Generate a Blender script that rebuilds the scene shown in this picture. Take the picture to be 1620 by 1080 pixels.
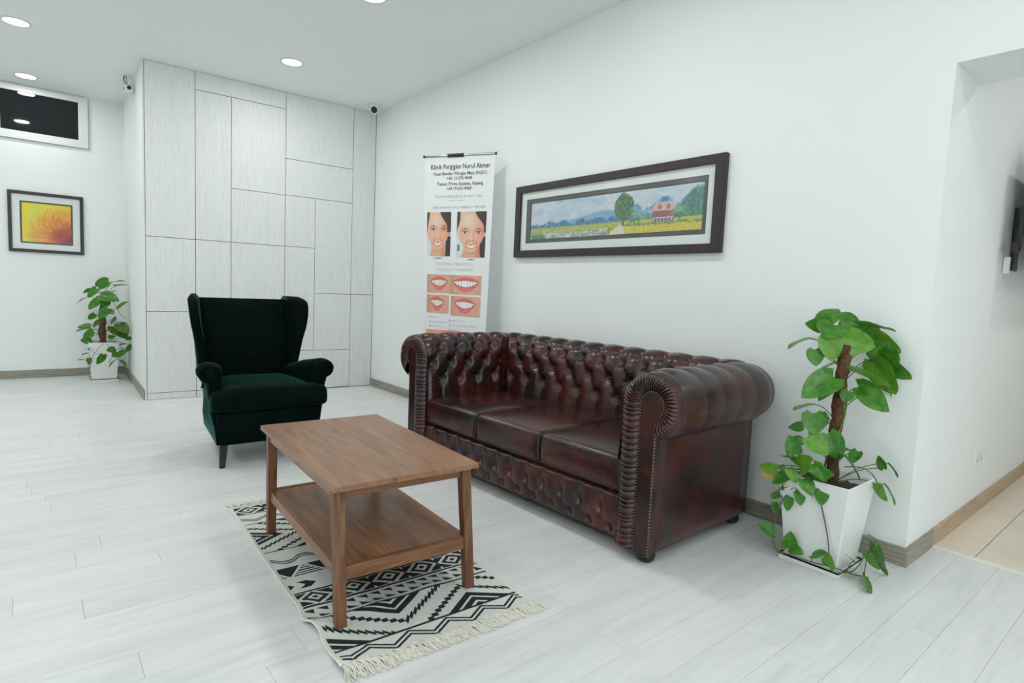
import bpy, bmesh, math, random
import numpy as np
from mathutils import Vector, Matrix

for o in list(bpy.data.objects):
    bpy.data.objects.remove(o, do_unlink=True)
S = bpy.context.scene
C = S.collection
R = math.radians
PI = math.pi

# ------------------------------------------------------------------ camera
CAM_H = 1.11
F_PX = 920.28
YAW, PITCH, ROLL = 0.6921993, -0.0870837, 0.0436712
def camera_axes():
    cb, sb = math.cos(PITCH), math.sin(PITCH)
    fw = Vector((math.sin(YAW) * cb, math.cos(YAW) * cb, sb))
    rt = Vector((math.cos(YAW), -math.sin(YAW), 0))
    up = rt.cross(fw)
    r = math.cos(ROLL) * rt + math.sin(ROLL) * up
    u = -math.sin(ROLL) * rt + math.cos(ROLL) * up
    return r, u, fw
_r, _u, _f = camera_axes()
cd = bpy.data.cameras.new('camera')
cd.sensor_width = 36
cd.lens = F_PX / 1620 * 36
cd.clip_start = .05
cam = bpy.data.objects.new('camera', cd)
C.objects.link(cam)
cam.matrix_world = Matrix(((_r.x, _u.x, -_f.x, 0), (_r.y, _u.y, -_f.y, 0), (_r.z, _u.z, -_f.z, CAM_H), (0, 0, 0, 1)))
S.camera = cam

# ------------------------------------------------------------------ world, exposure, lamp settings
W = bpy.data.worlds.new('world')
S.world = W
W.use_nodes = True
W.node_tree.nodes['Background'].inputs[0].default_value = (.90, .96, 1, 1)
W.node_tree.nodes['Background'].inputs[1].default_value = 2.9
S.view_settings.view_transform = 'Standard'
S.view_settings.look = 'None'
S.view_settings.gamma = 1
S.view_settings.use_curve_mapping = False
S.view_settings.exposure = 0.06
LAMP_POWER = 7.9            # watts for each ceiling downlight
LAMP_COLOR = (1.0, .99, .965)

# ------------------------------------------------------------------ helpers
def tag(o, label=None, cat=None, group=None, kind=None):
    if label: o['label'] = label
    if cat: o['category'] = cat
    if group: o['group'] = group
    if kind: o['kind'] = kind
    return o

def empty(name, loc=(0, 0, 0), rz=0, label=None, cat=None, group=None):
    o = bpy.data.objects.new(name, None)
    o.empty_display_size = .1
    C.objects.link(o)
    o.location = loc
    o.rotation_euler = (0, 0, rz)
    return tag(o, label, cat, group)

def link(name, me, mat=None, parent=None):
    o = bpy.data.objects.new(name, me)
    C.objects.link(o)
    if mat is not None and not me.materials:
        me.materials.append(mat)
    if parent: o.parent = parent
    return o

def mesh(name, verts, faces, smooth=False):
    me = bpy.data.meshes.new(name)
    me.from_pydata([tuple(map(float, v)) for v in verts], [], faces)
    me.update()
    if smooth: me.shade_smooth()
    return me

def bm_mesh(name, bm, smooth=False, fix=True):
    if fix: bmesh.ops.recalc_face_normals(bm, faces=bm.faces)
    me = bpy.data.meshes.new(name)
    bm.to_mesh(me); bm.free()
    if smooth: me.shade_smooth()
    return me

def bm_box(bm, x0, x1, y0, y1, z0, z1, M=None):
    vs = [bm.verts.new(p) for p in ((x0, y0, z0), (x1, y0, z0), (x1, y1, z0), (x0, y1, z0), (x0, y0, z1), (x1, y0, z1), (x1, y1, z1), (x0, y1, z1))]
    if M is not None:
        for v in vs: v.co = M @ v.co
    for f in ((3, 2, 1, 0), (4, 5, 6, 7), (0, 1, 5, 4), (1, 2, 6, 5), (2, 3, 7, 6), (3, 0, 4, 7)):
        bm.faces.new([vs[i] for i in f])
    return vs

def box(name, x0, x1, y0, y1, z0, z1, mat, parent=None, bevel=0, seg=2):
    bm = bmesh.new()
    bm_box(bm, x0, x1, y0, y1, z0, z1)
    if bevel:
        bmesh.ops.bevel(bm, geom=list(bm.edges), offset=bevel, segments=seg, profile=.5, affect='EDGES')
    me = bm_mesh(name, bm)
    return link(name, me, mat, parent)

def bm_tube(bm, pts, rad, seg=8, cap=True):
    pts = [Vector(p) for p in pts]
    n = len(pts)
    rads = rad if isinstance(rad, (list, tuple)) else [rad] * n
    rings = []
    ref = None
    for i, p in enumerate(pts):
        t = (pts[min(i + 1, n - 1)] - pts[max(i - 1, 0)])
        if t.length < 1e-9: t = Vector((0, 0, 1))
        t.normalize()
        if ref is None:
            ref = Vector((0, 0, 1)) if abs(t.z) < .9 else Vector((1, 0, 0))
        a = t.cross(ref)
        if a.length < 1e-6: a = t.orthogonal()
        a.normalize()
        b = t.cross(a).normalized()
        ref = -b if False else ref
        rings.append([bm.verts.new(p + rads[i] * (math.cos(2 * PI * k / seg) * a + math.sin(2 * PI * k / seg) * b)) for k in range(seg)])
    for i in range(n - 1):
        for k in range(seg):
            bm.faces.new((rings[i][k], rings[i][(k + 1) % seg], rings[i + 1][(k + 1) % seg], rings[i + 1][k]))
    if cap:
        bm.faces.new(rings[0][::-1]); bm.faces.new(rings[-1])

def tube(name, pts, rad, mat, parent=None, seg=8):
    bm = bmesh.new(); bm_tube(bm, pts, rad, seg)
    return link(name, bm_mesh(name, bm, True), mat, parent)

def bm_lathe(bm, prof, seg=24, c=(0, 0, 0), M=None):
    rings = []
    for r, z in prof:
        rings.append([bm.verts.new((c[0] + r * math.cos(2 * PI * k / seg), c[1] + r * math.sin(2 * PI * k / seg), c[2] + z)) for k in range(seg)])
    if M is not None:
        for ring in rings:
            for v in ring: v.co = M @ v.co
    for i in range(len(prof) - 1):
        for k in range(seg):
            bm.faces.new((rings[i][k], rings[i][(k + 1) % seg], rings[i + 1][(k + 1) % seg], rings[i + 1][k]))
    bm.faces.new(rings[0][::-1]); bm.faces.new(rings[-1])

def lathe(name, prof, mat, parent=None, seg=24, c=(0, 0, 0), M=None):
    bm = bmesh.new(); bm_lathe(bm, prof, seg, c, M)
    return link(name, bm_mesh(name, bm, True), mat, parent)

def loft(name, sections, mat, parent=None, smooth=True, closed=True):
    bm = bmesh.new()
    rings = [[bm.verts.new(p) for p in s] for s in sections]
    n = len(rings[0])
    for i in range(len(rings) - 1):
        for k in range(n if closed else n - 1):
            bm.faces.new((rings[i][k], rings[i][(k + 1) % n], rings[i + 1][(k + 1) % n], rings[i + 1][k]))
    if closed:
        bm.faces.new(rings[0][::-1]); bm.faces.new(rings[-1])
    return link(name, bm_mesh(name, bm, smooth), mat, parent)

def rounded_box(name, x0, x1, y0, y1, z0, z1, r, mat, parent=None, n=14, warp=None):
    """subdivided box with rounded edges; warp(p) can bend it"""
    h = Vector(((x1 - x0) / 2, (y1 - y0) / 2, (z1 - z0) / 2)); c = Vector(((x0 + x1) / 2, (y0 + y1) / 2, (z0 + z1) / 2))
    bm = bmesh.new()
    bmesh.ops.create_cube(bm, size=2)
    bmesh.ops.subdivide_edges(bm, edges=bm.edges[:], cuts=n, use_grid_fill=True)
    for v in bm.verts:
        q = []
        for k in range(3):
            t = v.co[k]
            # more samples near the rounded edge
            q.append(math.copysign(abs(t) ** .65, t) * h[k] if abs(t) > 1e-6 else 0.0)
        p = Vector(q)
        inner = Vector([max(-(h[k] - r), min(h[k] - r, p[k])) for k in range(3)])
        d = p - inner
        if d.length > 1e-6:
            # project onto the rounded surface
            m = max(abs(d.x), abs(d.y), abs(d.z))
            if m > 0: p = inner + d.normalized() * r
        p = p + c
        v.co = warp(p) if warp else p
    return link(name, bm_mesh(name, bm, True), mat, parent)

def copy_tree(o, parent=None):
    c = o.copy(); C.objects.link(c)
    if parent: c.parent = parent
    for ch in o.children: copy_tree(ch, c)
    return c

# ------------------------------------------------------------------ materials
def new_mat(name):
    m = bpy.data.materials.new(name); m.use_nodes = True
    nt = m.node_tree
    return m, nt, nt.nodes['Principled BSDF']

def plain(name, col, rough=.5, metal=0, **kw):
    m, nt, b = new_mat(name)
    b.inputs['Base Color'].default_value = (*col, 1)
    b.inputs['Roughness'].default_value = rough
    b.inputs['Metallic'].default_value = metal
    for k, v in kw.items():
        b.inputs[k.replace('_', ' ')].default_value = v
    return m

def N(nt, typ, **kw):
    n = nt.nodes.new(typ)
    for k, v in kw.items():
        if hasattr(n, k): setattr(n, k, v)
        else: n.inputs[k].default_value = v
    return n

def ramp(nt, fac, stops):
    n = nt.nodes.new('ShaderNodeValToRGB')
    els = n.color_ramp.elements
    while len(els) < len(stops): els.new(.5)
    for e, (p, c) in zip(els, stops):
        e.position = p; e.color = (*c, 1)
    nt.links.new(fac, n.inputs[0])
    return n.outputs[0]

def coords(nt, scale=(1, 1, 1), kind='Object', rand=False):
    tc = nt.nodes.new('ShaderNodeTexCoord')
    mp = nt.nodes.new('ShaderNodeMapping')
    mp.inputs['Scale'].default_value = scale
    nt.links.new(tc.outputs[kind], mp.inputs['Vector'])
    if rand:
        oi = nt.nodes.new('ShaderNodeObjectInfo')
        mu = N(nt, 'ShaderNodeMath', operation='MULTIPLY'); mu.inputs[1].default_value = 37.0
        nt.links.new(oi.outputs['Random'], mu.inputs[0])
        cb = nt.nodes.new('ShaderNodeCombineXYZ')
        for k in range(3): nt.links.new(mu.outputs[0], cb.inputs[k])
        nt.links.new(cb.outputs[0], mp.inputs['Location'])
    return mp.outputs[0]

def noise(nt, vec, scale, detail=4, rough=.5, dist=0):
    n = N(nt, 'ShaderNodeTexNoise')
    n.inputs['Scale'].default_value = scale
    n.inputs['Detail'].default_value = detail
    n.inputs['Roughness'].default_value = rough
    n.inputs['Distortion'].default_value = dist
    nt.links.new(vec, n.inputs['Vector'])
    return n.outputs['Fac']

def mix(nt, fac, a, b, mode='MIX'):
    n = N(nt, 'ShaderNodeMix', data_type='RGBA', blend_type=mode)
    for k, s in ((0, fac), (6, a), (7, b)):
        if hasattr(s, 'links') or hasattr(s, 'is_linked'): nt.links.new(s, n.inputs[k])
        elif k == 0: n.inputs[0].default_value = s
        else: n.inputs[k].default_value = (*s, 1)
    return n.outputs[2]

def bump(nt, b, h, strength=.2, dist=.01):
    n = nt.nodes.new('ShaderNodeBump')
    n.inputs['Strength'].default_value = strength
    n.inputs['Distance'].default_value = dist
    nt.links.new(h, n.inputs['Height'])
    nt.links.new(n.outputs[0], b.inputs['Normal'])

def attr_mat(name, rough=.6, **kw):
    m, nt, b = new_mat(name)
    a = nt.nodes.new('ShaderNodeAttribute'); a.attribute_name = 'Col'
    nt.links.new(a.outputs['Color'], b.inputs['Base Color'])
    b.inputs['Roughness'].default_value = rough
    for k, v in kw.items(): b.inputs[k.replace('_', ' ')].default_value = v
    return m

M = {}
def wall_paint(name, col):
    m, nt, b = new_mat(name)
    v = coords(nt)
    n = noise(nt, v, 1.2, 3)
    c = ramp(nt, n, [(.3, tuple(x * .985 for x in col)), (.7, col)])
    nt.links.new(c, b.inputs['Base Color'])
    b.inputs['Roughness'].default_value = .62
    bump(nt, b, noise(nt, v, 160, 2), .04, .002)
    return m
M['wall'] = wall_paint('wall_paint', (.845, .885, .878))
M['ceiling'] = wall_paint('ceiling_paint', (.90, .945, .93))
M['joint'] = plain('dark_joint', (.035, .035, .035), .8)
M['underlay'] = plain('pale_underlay', (.62, .63, .63), .8)

def make_floor_mat():
    m, nt, b = new_mat('whitewashed_plank')
    v = coords(nt, (1.2, 9, 1), rand=True)
    n1 = noise(nt, v, 1.6, 5, .6, .6)
    v2 = coords(nt, (.9, 26, 1), rand=True)
    n2 = noise(nt, v2, 2.5, 5, .6)
    c = ramp(nt, n1, [(.30, (.675, .695, .695)), (.5, (.735, .755, .754)), (.70, (.785, .805, .802))])
    g = ramp(nt, n2, [(.35, (.965, .965, .965)), (.6, (1, 1, 1))])
    c = mix(nt, 1.0, c, g, 'MULTIPLY')
    oi = nt.nodes.new('ShaderNodeObjectInfo')
    t = ramp(nt, oi.outputs['Random'], [(0, (.95, .955, .955)), (1, (1.0, 1.0, 1.0))])
    c = mix(nt, 1.0, c, t, 'MULTIPLY')
    nt.links.new(c, b.inputs['Base Color'])
    b.inputs['Roughness'].default_value = .36
    b.inputs['Specular IOR Level'].default_value = .4
    bump(nt, b, n2, .05, .002)
    return m
M['floor'] = make_floor_mat()

def wood(name, c0, c1, c2, scale=(1, 1, 1), rough=.45, spec=.4, big=3.0):
    """grain runs along local Y after scaling"""
    m, nt, b = new_mat(name)
    v = coords(nt, (scale[0] * 9, scale[1] * .9, scale[2] * 9), rand=True)
    n1 = noise(nt, v, big, 6, .62, 1.6)
    v2 = coords(nt, (scale[0] * 60, scale[1] * 2.2, scale[2] * 60), rand=True)
    n2 = noise(nt, v2, 3, 4, .6)
    c = ramp(nt, n1, [(.30, c0), (.50, c1), (.72, c2)])
    g = ramp(nt, n2, [(.3, (.72, .70, .68)), (.62, (1, 1, 1))])
    c = mix(nt, 1.0, c, g, 'MULTIPLY')
    nt.links.new(c, b.inputs['Base Color'])
    b.inputs['Roughness'].default_value = rough
    b.inputs['Specular IOR Level'].default_value = spec
    bump(nt, b, n2, .12, .002)
    return m
M['oak_y'] = wood('brown_oak_long', (.155, .070, .032), (.285, .138, .066), (.365, .190, .098), rough=.31, spec=.5, big=2.2)
M['oak_x'] = wood('brown_oak_cross', (.110, .046, .019), (.210, .095, .041), (.285, .138, .064), (.1, 10, 1))
M['oak_z'] = wood('brown_oak_leg', (.100, .044, .019), (.190, .090, .042), (.265, .135, .066), (1, 10, .1))
M['base_y'] = wood('grey_baseboard_long', (.20, .185, .150), (.34, .32, .27), (.44, .42, .365), (1, 1, 3), .5)
M['base_x'] = wood('grey_baseboard_cross', (.20, .185, .150), (.34, .32, .27), (.44, .42, .365), (.1, 10, 3), .5)
M['tan_base'] = wood('tan_baseboard', (.42, .30, .20), (.55, .41, .28), (.62, .47, .33), (.1, 10, 1), .5)
def panel_mat():
    m, nt, b = new_mat('white_woodgrain_laminate')
    v = coords(nt, (1, 1, .035), rand=True)
    n1 = noise(nt, v, 260, 3, .65)
    n2 = noise(nt, v, 70, 3, .6)
    c = ramp(nt, n1, [(.36, (.69, .715, .705)), (.55, (.765, .792, .782)), (.7, (.785, .815, .805))])
    c2 = ramp(nt, n2, [(.35, (.955, .955, .95)), (.6, (1, 1, 1))])
    nt.links.new(mix(nt, 1.0, c, c2, 'MULTIPLY'), b.inputs['Base Color'])
    b.inputs['Roughness'].default_value = .5
    return m
M['panel'] = panel_mat()
def tile_mat():
    m, nt, b = new_mat('beige_tile')
    v = coords(nt, (1, 1, 1), rand=True)
    c = ramp(nt, noise(nt, v, 5, 4), [(.3, (.70, .61, .50)), (.7, (.79, .70, .58))])
    nt.links.new(c, b.inputs['Base Color'])
    b.inputs['Roughness'].default_value = .35
    return m
M['tile'] = tile_mat()
M['grout'] = plain('grout', (.42, .37, .30), .8)

def leather():
    m, nt, b = new_mat('oxblood_leather')
    v = coords(nt)
    n1 = noise(nt, v, 5.5, 2, .5, .5)
    n2 = noise(nt, v, 14, 2, .5, .2)
    add = N(nt, 'ShaderNodeMath', operation='MULTIPLY_ADD')
    nt.links.new(n2, add.inputs[0]); add.inputs[1].default_value = .35
    sc = N(nt, 'ShaderNodeMath', operation='MULTIPLY'); sc.inputs[1].default_value = .65
    nt.links.new(n1, sc.inputs[0]); nt.links.new(sc.outputs[0], add.inputs[2])
    c = ramp(nt, add.outputs[0], [(.36, (.011, .0085, .0095)), (.50, (.034, .0090, .0080)), (.66, (.074, .0135, .0098))])
    nt.links.new(c, b.inputs['Base Color'])
    b.inputs['Roughness'].default_value = .245
    b.inputs['Specular IOR Level'].default_value = .52
    vo = N(nt, 'ShaderNodeTexVoronoi'); vo.inputs['Scale'].default_value = 420
    nt.links.new(v, vo.inputs['Vector'])
    wr = noise(nt, v, 55, 4, .6, .5)
    mm = N(nt, 'ShaderNodeMath', operation='MULTIPLY_ADD'); mm.inputs[1].default_value = .12
    nt.links.new(vo.outputs['Distance'], mm.inputs[0]); nt.links.new(wr, mm.inputs[2])
    bump(nt, b, mm.outputs[0], .14, .004)
    return m
M['leather'] = leather()
M['nail'] = plain('antique_brass', (.30, .24, .17), .35, 1)
M['black'] = plain('black_lacquer', (.008, .008, .009), .35)
def velvet():
    m, nt, b = new_mat('green_velvet')
    v = coords(nt)
    c = ramp(nt, noise(nt, v, 6, 4, .6, .5), [(.3, (.0003, .0030, .0026)), (.7, (.0008, .0075, .0062))])
    nt.links.new(c, b.inputs['Base Color'])
    b.inputs['Roughness'].default_value = .8
    b.inputs['Specular IOR Level'].default_value = .06
    b.inputs['Sheen Weight'].default_value = .24
    b.inputs['Sheen Roughness'].default_value = .22
    b.inputs['Sheen Tint'].default_value = (.16, .75, .60, 1)
    bump(nt, b, noise(nt, v, 500, 2), .1, .002)
    return m
M['velvet'] = velvet()
M['white_plastic'] = plain('white_plastic', (.80, .82, .82), .4)
M['white_pot'] = plain('white_pot_glaze', (.80, .825, .81), .4)
M['white_frame'] = plain('white_frame', (.74, .77, .77), .4)
M['dark_glass'] = plain('dark_window_glass', (.004, .006, .008), .03)
M['black_plastic'] = plain('black_plastic', (.012, .012, .013), .35)
M['steel'] = plain('brushed_steel', (.6, .6, .6), .3, 1)
M['soil'] = plain('dark_soil', (.055, .045, .035), .95)
M['frame_brown'] = plain('dark_brown_frame', (.030, .022, .021), .42)
M['frame_black'] = plain('charcoal_frame', (.022, .022, .024), .42)
M['mat_white'] = plain('mount_board', (.74, .79, .77), .7)
M['mat_grey'] = plain('grey_mount_board', (.10, .112, .108), .7)
M['print'] = attr_mat('printed_colour', .55)
M['rug'] = attr_mat('woven_cotton', .95)
M['banner'] = plain('banner_film', (.79, .825, .83), .45)
M['ink'] = plain('dark_ink', (.06, .06, .075), .6)
M['grey_ink'] = plain('grey_ink', (.56, .59, .60), .6)
M['red_ink'] = plain('red_print', (.70, .30, .22), .6)
M['fringe'] = plain('cream_fringe', (.74, .72, .64), .95)
def moss():
    m, nt, b = new_mat('coir_pole')
    v = coords(nt)
    n = noise(nt, v, 60, 5, .7)
    c = ramp(nt, n, [(.3, (.055, .025, .012)), (.6, (.20, .095, .045)), (.8, (.30, .16, .08))])
    nt.links.new(c, b.inputs['Base Color']); b.inputs['Roughness'].default_value = .95
    bump(nt, b, n, 1.0, .02)
    return m
M['moss'] = moss()
def leaf_mat(name, c0, c1, cv):
    m, nt, b = new_mat(name)
    v = coords(nt, rand=True)
    n = noise(nt, v, 5, 3, .6, 1)
    c = ramp(nt, n, [(.35, c0), (.58, c1), (.72, c1), (.80, cv)])
    nt.links.new(c, b.inputs['Base Color'])
    b.inputs['Roughness'].default_value = .32
    b.inputs['Specular IOR Level'].default_value = .5
    tr = N(nt, 'ShaderNodeBsdfTranslucent'); nt.links.new(c, tr.inputs['Color'])
    mx = nt.nodes.new('ShaderNodeMixShader'); mx.inputs[0].default_value = .22
    out = nt.nodes['Material Output']
    nt.links.new(b.outputs[0], mx.inputs[1]); nt.links.new(tr.outputs[0], mx.inputs[2])
    nt.links.new(mx.outputs[0], out.inputs[0])
    return m
M['leaf'] = [leaf_mat('leaf_green', (.030, .150, .014), (.075, .270, .022), (.20, .42, .05)),
             leaf_mat('leaf_light', (.085, .27, .018), (.150, .37, .032), (.36, .52, .10)),
             leaf_mat('leaf_yellow', (.62, .33, .03), (.72, .42, .05), (.7, .5, .1)),
             leaf_mat('leaf_olive', (.040, .095, .012), (.090, .165, .020), (.14, .22, .04))]
M['stem'] = plain('green_stem', (.085, .15, .035), .5)
M['vine'] = plain('brown_vine', (.14, .095, .055), .6)
def glass_mat():
    m, nt, b = new_mat('picture_glass')
    out = nt.nodes['Material Output']
    nt.nodes.remove(b)
    tr = nt.nodes.new('ShaderNodeBsdfTransparent'); gl = nt.nodes.new('ShaderNodeBsdfGlossy')
    gl.inputs['Roughness'].default_value = .16
    lw = nt.nodes.new('ShaderNodeLayerWeight')
    pwr = N(nt, 'ShaderNodeMath', operation='POWER'); pwr.inputs[1].default_value = 5
    nt.links.new(lw.outputs['Facing'], pwr.inputs[0])
    fr = N(nt, 'ShaderNodeMath', operation='MULTIPLY_ADD'); fr.inputs[1].default_value = .93; fr.inputs[2].default_value = .016
    nt.links.new(pwr.outputs[0], fr.inputs[0])
    mx = nt.nodes.new('ShaderNodeMixShader')
    nt.links.new(fr.outputs[0], mx.inputs[0]); nt.links.new(tr.outputs[0], mx.inputs[1]); nt.links.new(gl.outputs[0], mx.inputs[2])
    nt.links.new(mx.outputs[0], out.inputs[0])
    return m
M['glass'] = glass_mat()
def emit(name, col, s):
    m, nt, b = new_mat(name)
    b.inputs['Emission Color'].default_value = (*col, 1); b.inputs['Emission Strength'].default_value = s
    return m
M['lamp'] = emit('lit_diffuser', (1, 1, 1), 6)
# ================================================================== the setting
XW = 2.88        # face of the wall behind the sofa
XI = 3.235       # far side of that wall at the opening
YO = .762        # jamb of the opening and wall of the side room
ZC = 2.925       # ceiling
YF = 7.715       # far wall of the recess
HB = .082        # baseboard height
def struct(o, label, cat='wall'):
    return tag(o, label, cat, kind='structure')

def prism(name, poly, z0, z1, mat, parent=None):
    n = len(poly)
    v = [(x, y, z0) for x, y in poly] + [(x, y, z1) for x, y in poly]
    f = [tuple(range(n))[::-1], tuple(range(n, 2 * n))] + [(i, (i + 1) % n, n + (i + 1) % n, n + i) for i in range(n)]
    bm = bmesh.new()
    vs = [bm.verts.new(p) for p in v]
    for q in f: bm.faces.new([vs[i] for i in q])
    return link(name, bm_mesh(name, bm), mat, parent)

def boxes(name, lst, mat, parent=None, bevel=0):
    bm = bmesh.new()
    for b in lst: bm_box(bm, *b)
    if bevel: bmesh.ops.bevel(bm, geom=list(bm.edges), offset=bevel, segments=2, affect='EDGES')
    return link(name, bm_mesh(name, bm), mat, parent)

# floor: slab with single planks laid on it
floor = box('floor', -3.6, XI, -4.0, 7.85, -.08, -.007, M['underlay'])
struct(floor, 'white washed plank floor of the waiting room', 'floor')
PW, PL = .143, 1.22
random.seed(11)
plank_me = {}
def plank(x0, x1, y0, y1):
    g = .0004
    key = (round(x1 - x0, 3), round(y1 - y0, 3))
    if key not in plank_me:
        hx, hy = key[0] / 2 - g, key[1] / 2 - g
        bm = bmesh.new(); bm_box(bm, -hx, hx, -hy, hy, -.007, 0)
        top = [e for e in bm.edges if all(v.co.z > -.001 for v in e.verts)]
        bmesh.ops.bevel(bm, geom=top, offset=.0003, segments=1, affect='EDGES')
        plank_me[key] = bm_mesh('plank', bm)
    o = link('plank', plank_me[key], M['floor'], floor)
    o.location = ((x0 + x1) / 2, (y0 + y1) / 2, 0)
FX0, FX1 = -.62, XI
known = {3.507: .03, 2.935: .51, 2.792: .20, 2.363: -.07, 1.791: .22, 1.076: 1.42, 1.219: 1.98, 1.505: 1.72}
k0 = int(math.floor((.22 - 3.65) / PW))
y = 3.65 + k0 * PW
y_first = y
far_quads = []
while y < YF - .001:
    y1 = min(y + PW, YF)
    off = None
    for ky, kx in known.items():
        if abs(ky - y) < .03: off = kx
    if off is None: off = random.uniform(0, PL)
    j = off
    while j > FX0 + .05: j -= PL
    xs = [FX0]
    xend = FX1 if y < YO else XW + .01
    j += PL
    while j < xend - .06:
        if j > FX0 + .06: xs.append(j)
        j += PL
    xs.append(xend)
    for a, b in zip(xs, xs[1:]):
        plank(round(a, 2) if a != xs[0] else a, round(b, 2) if b != xs[-1] else b, round(y, 4), round(y1, 4))
    y += PW
# planks of the rest of the room, never in view
bm = bmesh.new()
random.seed(5)
y = y_first - PW * 30
def rest(x0, x1, y0, y1):
    x = x0 - random.uniform(0, PL)
    while x < x1 - .02:
        a, b = max(x, x0), min(x + PL, x1)
        if b - a > .02: bm_box(bm, a + .001, b - .001, y0 + .001, y1 - .001, -.007, 0)
        x += PL
while y < YF - .001:
    y1 = min(y + PW, YF)
    if y < y_first - .01: rest(-3.5, XI, y, y1)
    else: rest(-3.5, FX0, y, y1)
    y += PW
tag(link('plank_field', bm_mesh('plank_field', bm), M['floor'], floor), kind='stuff')

# ceiling
struct(box('ceiling', -3.6, 5.7, -4.1, 7.9, ZC, ZC + .1, M['ceiling']), 'plain pale ceiling with recessed downlights', 'ceiling')

# walls
YOP = -1.5
struct(boxes('wall_right', [(XW, XI, YO, 6.2, 0, ZC), (XW, XI, YOP, YO, 2.095, ZC), (XW, XI, -4.1, YOP, 0, ZC)], M['wall']),
       'white wall behind the leather sofa, ending at an open doorway')
struct(box('wall_far', -3.6, 1.0, YF, YF + .14, 0, ZC, M['wall']), 'white wall at the end of the recess on the left')
struct(box('wall_left', -3.64, -3.5, -4.1, YF + .14, 0, ZC, M['wall']), 'white wall on the far left of the room')
struct(boxes('wall_front', [(-3.6, -2.6, -4.14, -4.0, 0, ZC), (2.1, 3.0, -4.14, -4.0, 0, ZC), (-2.6, 2.1, -4.14, -4.0, 2.5, ZC)], M['wall']),
       'white wall with a glazed shopfront behind the viewer')
sf = boxes('added_shopfront', [(-2.6, 2.1, -4.10, -4.04, 0, .06), (-2.6, 2.1, -4.10, -4.04, 2.44, 2.5)] +
           [(x - .03, x + .03, -4.10, -4.04, .06, 2.44) for x in (-2.57, -1.42, -.25, .92, 2.07)], M['black_plastic'])
struct(sf, 'shopfront glazing with dark mullions behind the viewer', 'window')  # unseen glazing added so the world background reaches the room as soft fill
for a, b in ((-2.54, -1.45), (-1.39, -.28), (-.22, .89), (.95, 2.04)):
    box('pane', a, b, -4.074, -4.066, .06, 2.44, M['glass'], sf)

# block with the panelled face
PA = R(-2.2866)
P0 = Vector((.765, 5.974, 0))
T = Vector((math.cos(PA), math.sin(PA), 0)); NN = Vector((T.y, -T.x, 0))     # NN points into the room
def pw(w, d=0): p = P0 + T * w + NN * d; return (p.x, p.y)
e1 = pw(2.2, -.012); e0 = pw(0, -.012)
wb = prism('wall_back', [e0, e1, (2.98, 7.85), (.803, 7.85), (.803, YF)], 0, ZC, M['wall'])
struct(wb, 'projecting wall faced with pale wood grain panels and dark joints')
backing = prism('panel_backing', [pw(.003, -.0115), pw(2.118, -.0115), pw(2.118, -.009), pw(.003, -.009)], .0, ZC, M['joint'], wb)
prism('corner_bead', [pw(-.006, -.014), pw(.008, -.014), pw(.008, .001), pw(-.006, .001)], 0, ZC, M['white_frame'], wb)
w = [.010, .397, .694, 1.182, 1.477, 1.865, 2.113]
panels = [(0, 1, .0, .060), (0, 1, .060, .790), (0, 1, .790, 1.446), (0, 1, 1.446, ZC),
          (1, 3, 2.766, ZC), (1, 2, 1.448, 2.766), (1, 2, .060, 1.448), (2, 3, 1.945, 2.766), (2, 3, 1.448, 1.945), (2, 3, .408, 1.448),
          (1, 3, .0, .060), (2, 3, .060, .408),
          (3, 5, 2.300, ZC), (3, 5, 1.950, 2.300), (3, 4, 1.452, 1.950), (4, 5, .995, 1.950), (3, 4, .408, 1.452), (4, 5, .407, .995), (3, 5, .006, .407),
          (5, 6, .998, ZC), (5, 6, .003, .998)]
for a, b, z0, z1 in panels:
    g = .0022
    hx, hz = (w[b] - w[a]) / 2 - g, (z1 - z0) / 2 - g
    bm = bmesh.new(); bm_box(bm, -hx, hx, -.0045, .0045, -hz, hz)
    bmesh.ops.bevel(bm, geom=list(bm.edges), offset=.0008, segments=1, affect='EDGES')
    o = link('panel', bm_mesh('panel', bm), M['panel'], wb)
    p = P0 + T * ((w[a] + w[b]) / 2) + NN * (-.0045)
    o.location = (p.x, p.y, (z0 + z1) / 2); o.rotation_euler = (0, 0, PA)

# baseboards
def baseboard(name, poly, mat, label, z1=HB):
    return struct(prism(name, poly, 0, z1, mat), label, 'baseboard')
baseboard('baseboard_right', [(XW - .013, YO - .013), (XW, YO - .013), (XW, 5.90), (XW - .013, 5.90)], M['base_y'], 'grey wood baseboard under the white wall behind the sofa')
baseboard('baseboard_jamb', [(XW, YO - .013), (XI, YO - .013), (XI, YO), (XW, YO)], M['base_x'], 'short grey wood baseboard around the doorway corner')
baseboard('baseboard_far', [(-3.5, YF - .013), (.80, YF - .013), (.80, YF), (-3.5, YF)], M['base_x'], 'grey wood baseboard below the yellow picture')
baseboard('baseboard_recess', [(.752, 5.99), (.764, 5.99), (.803, YF - .013), (.79, YF - .013)], M['base_y'], 'grey wood baseboard beside the far potted plant')

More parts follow.
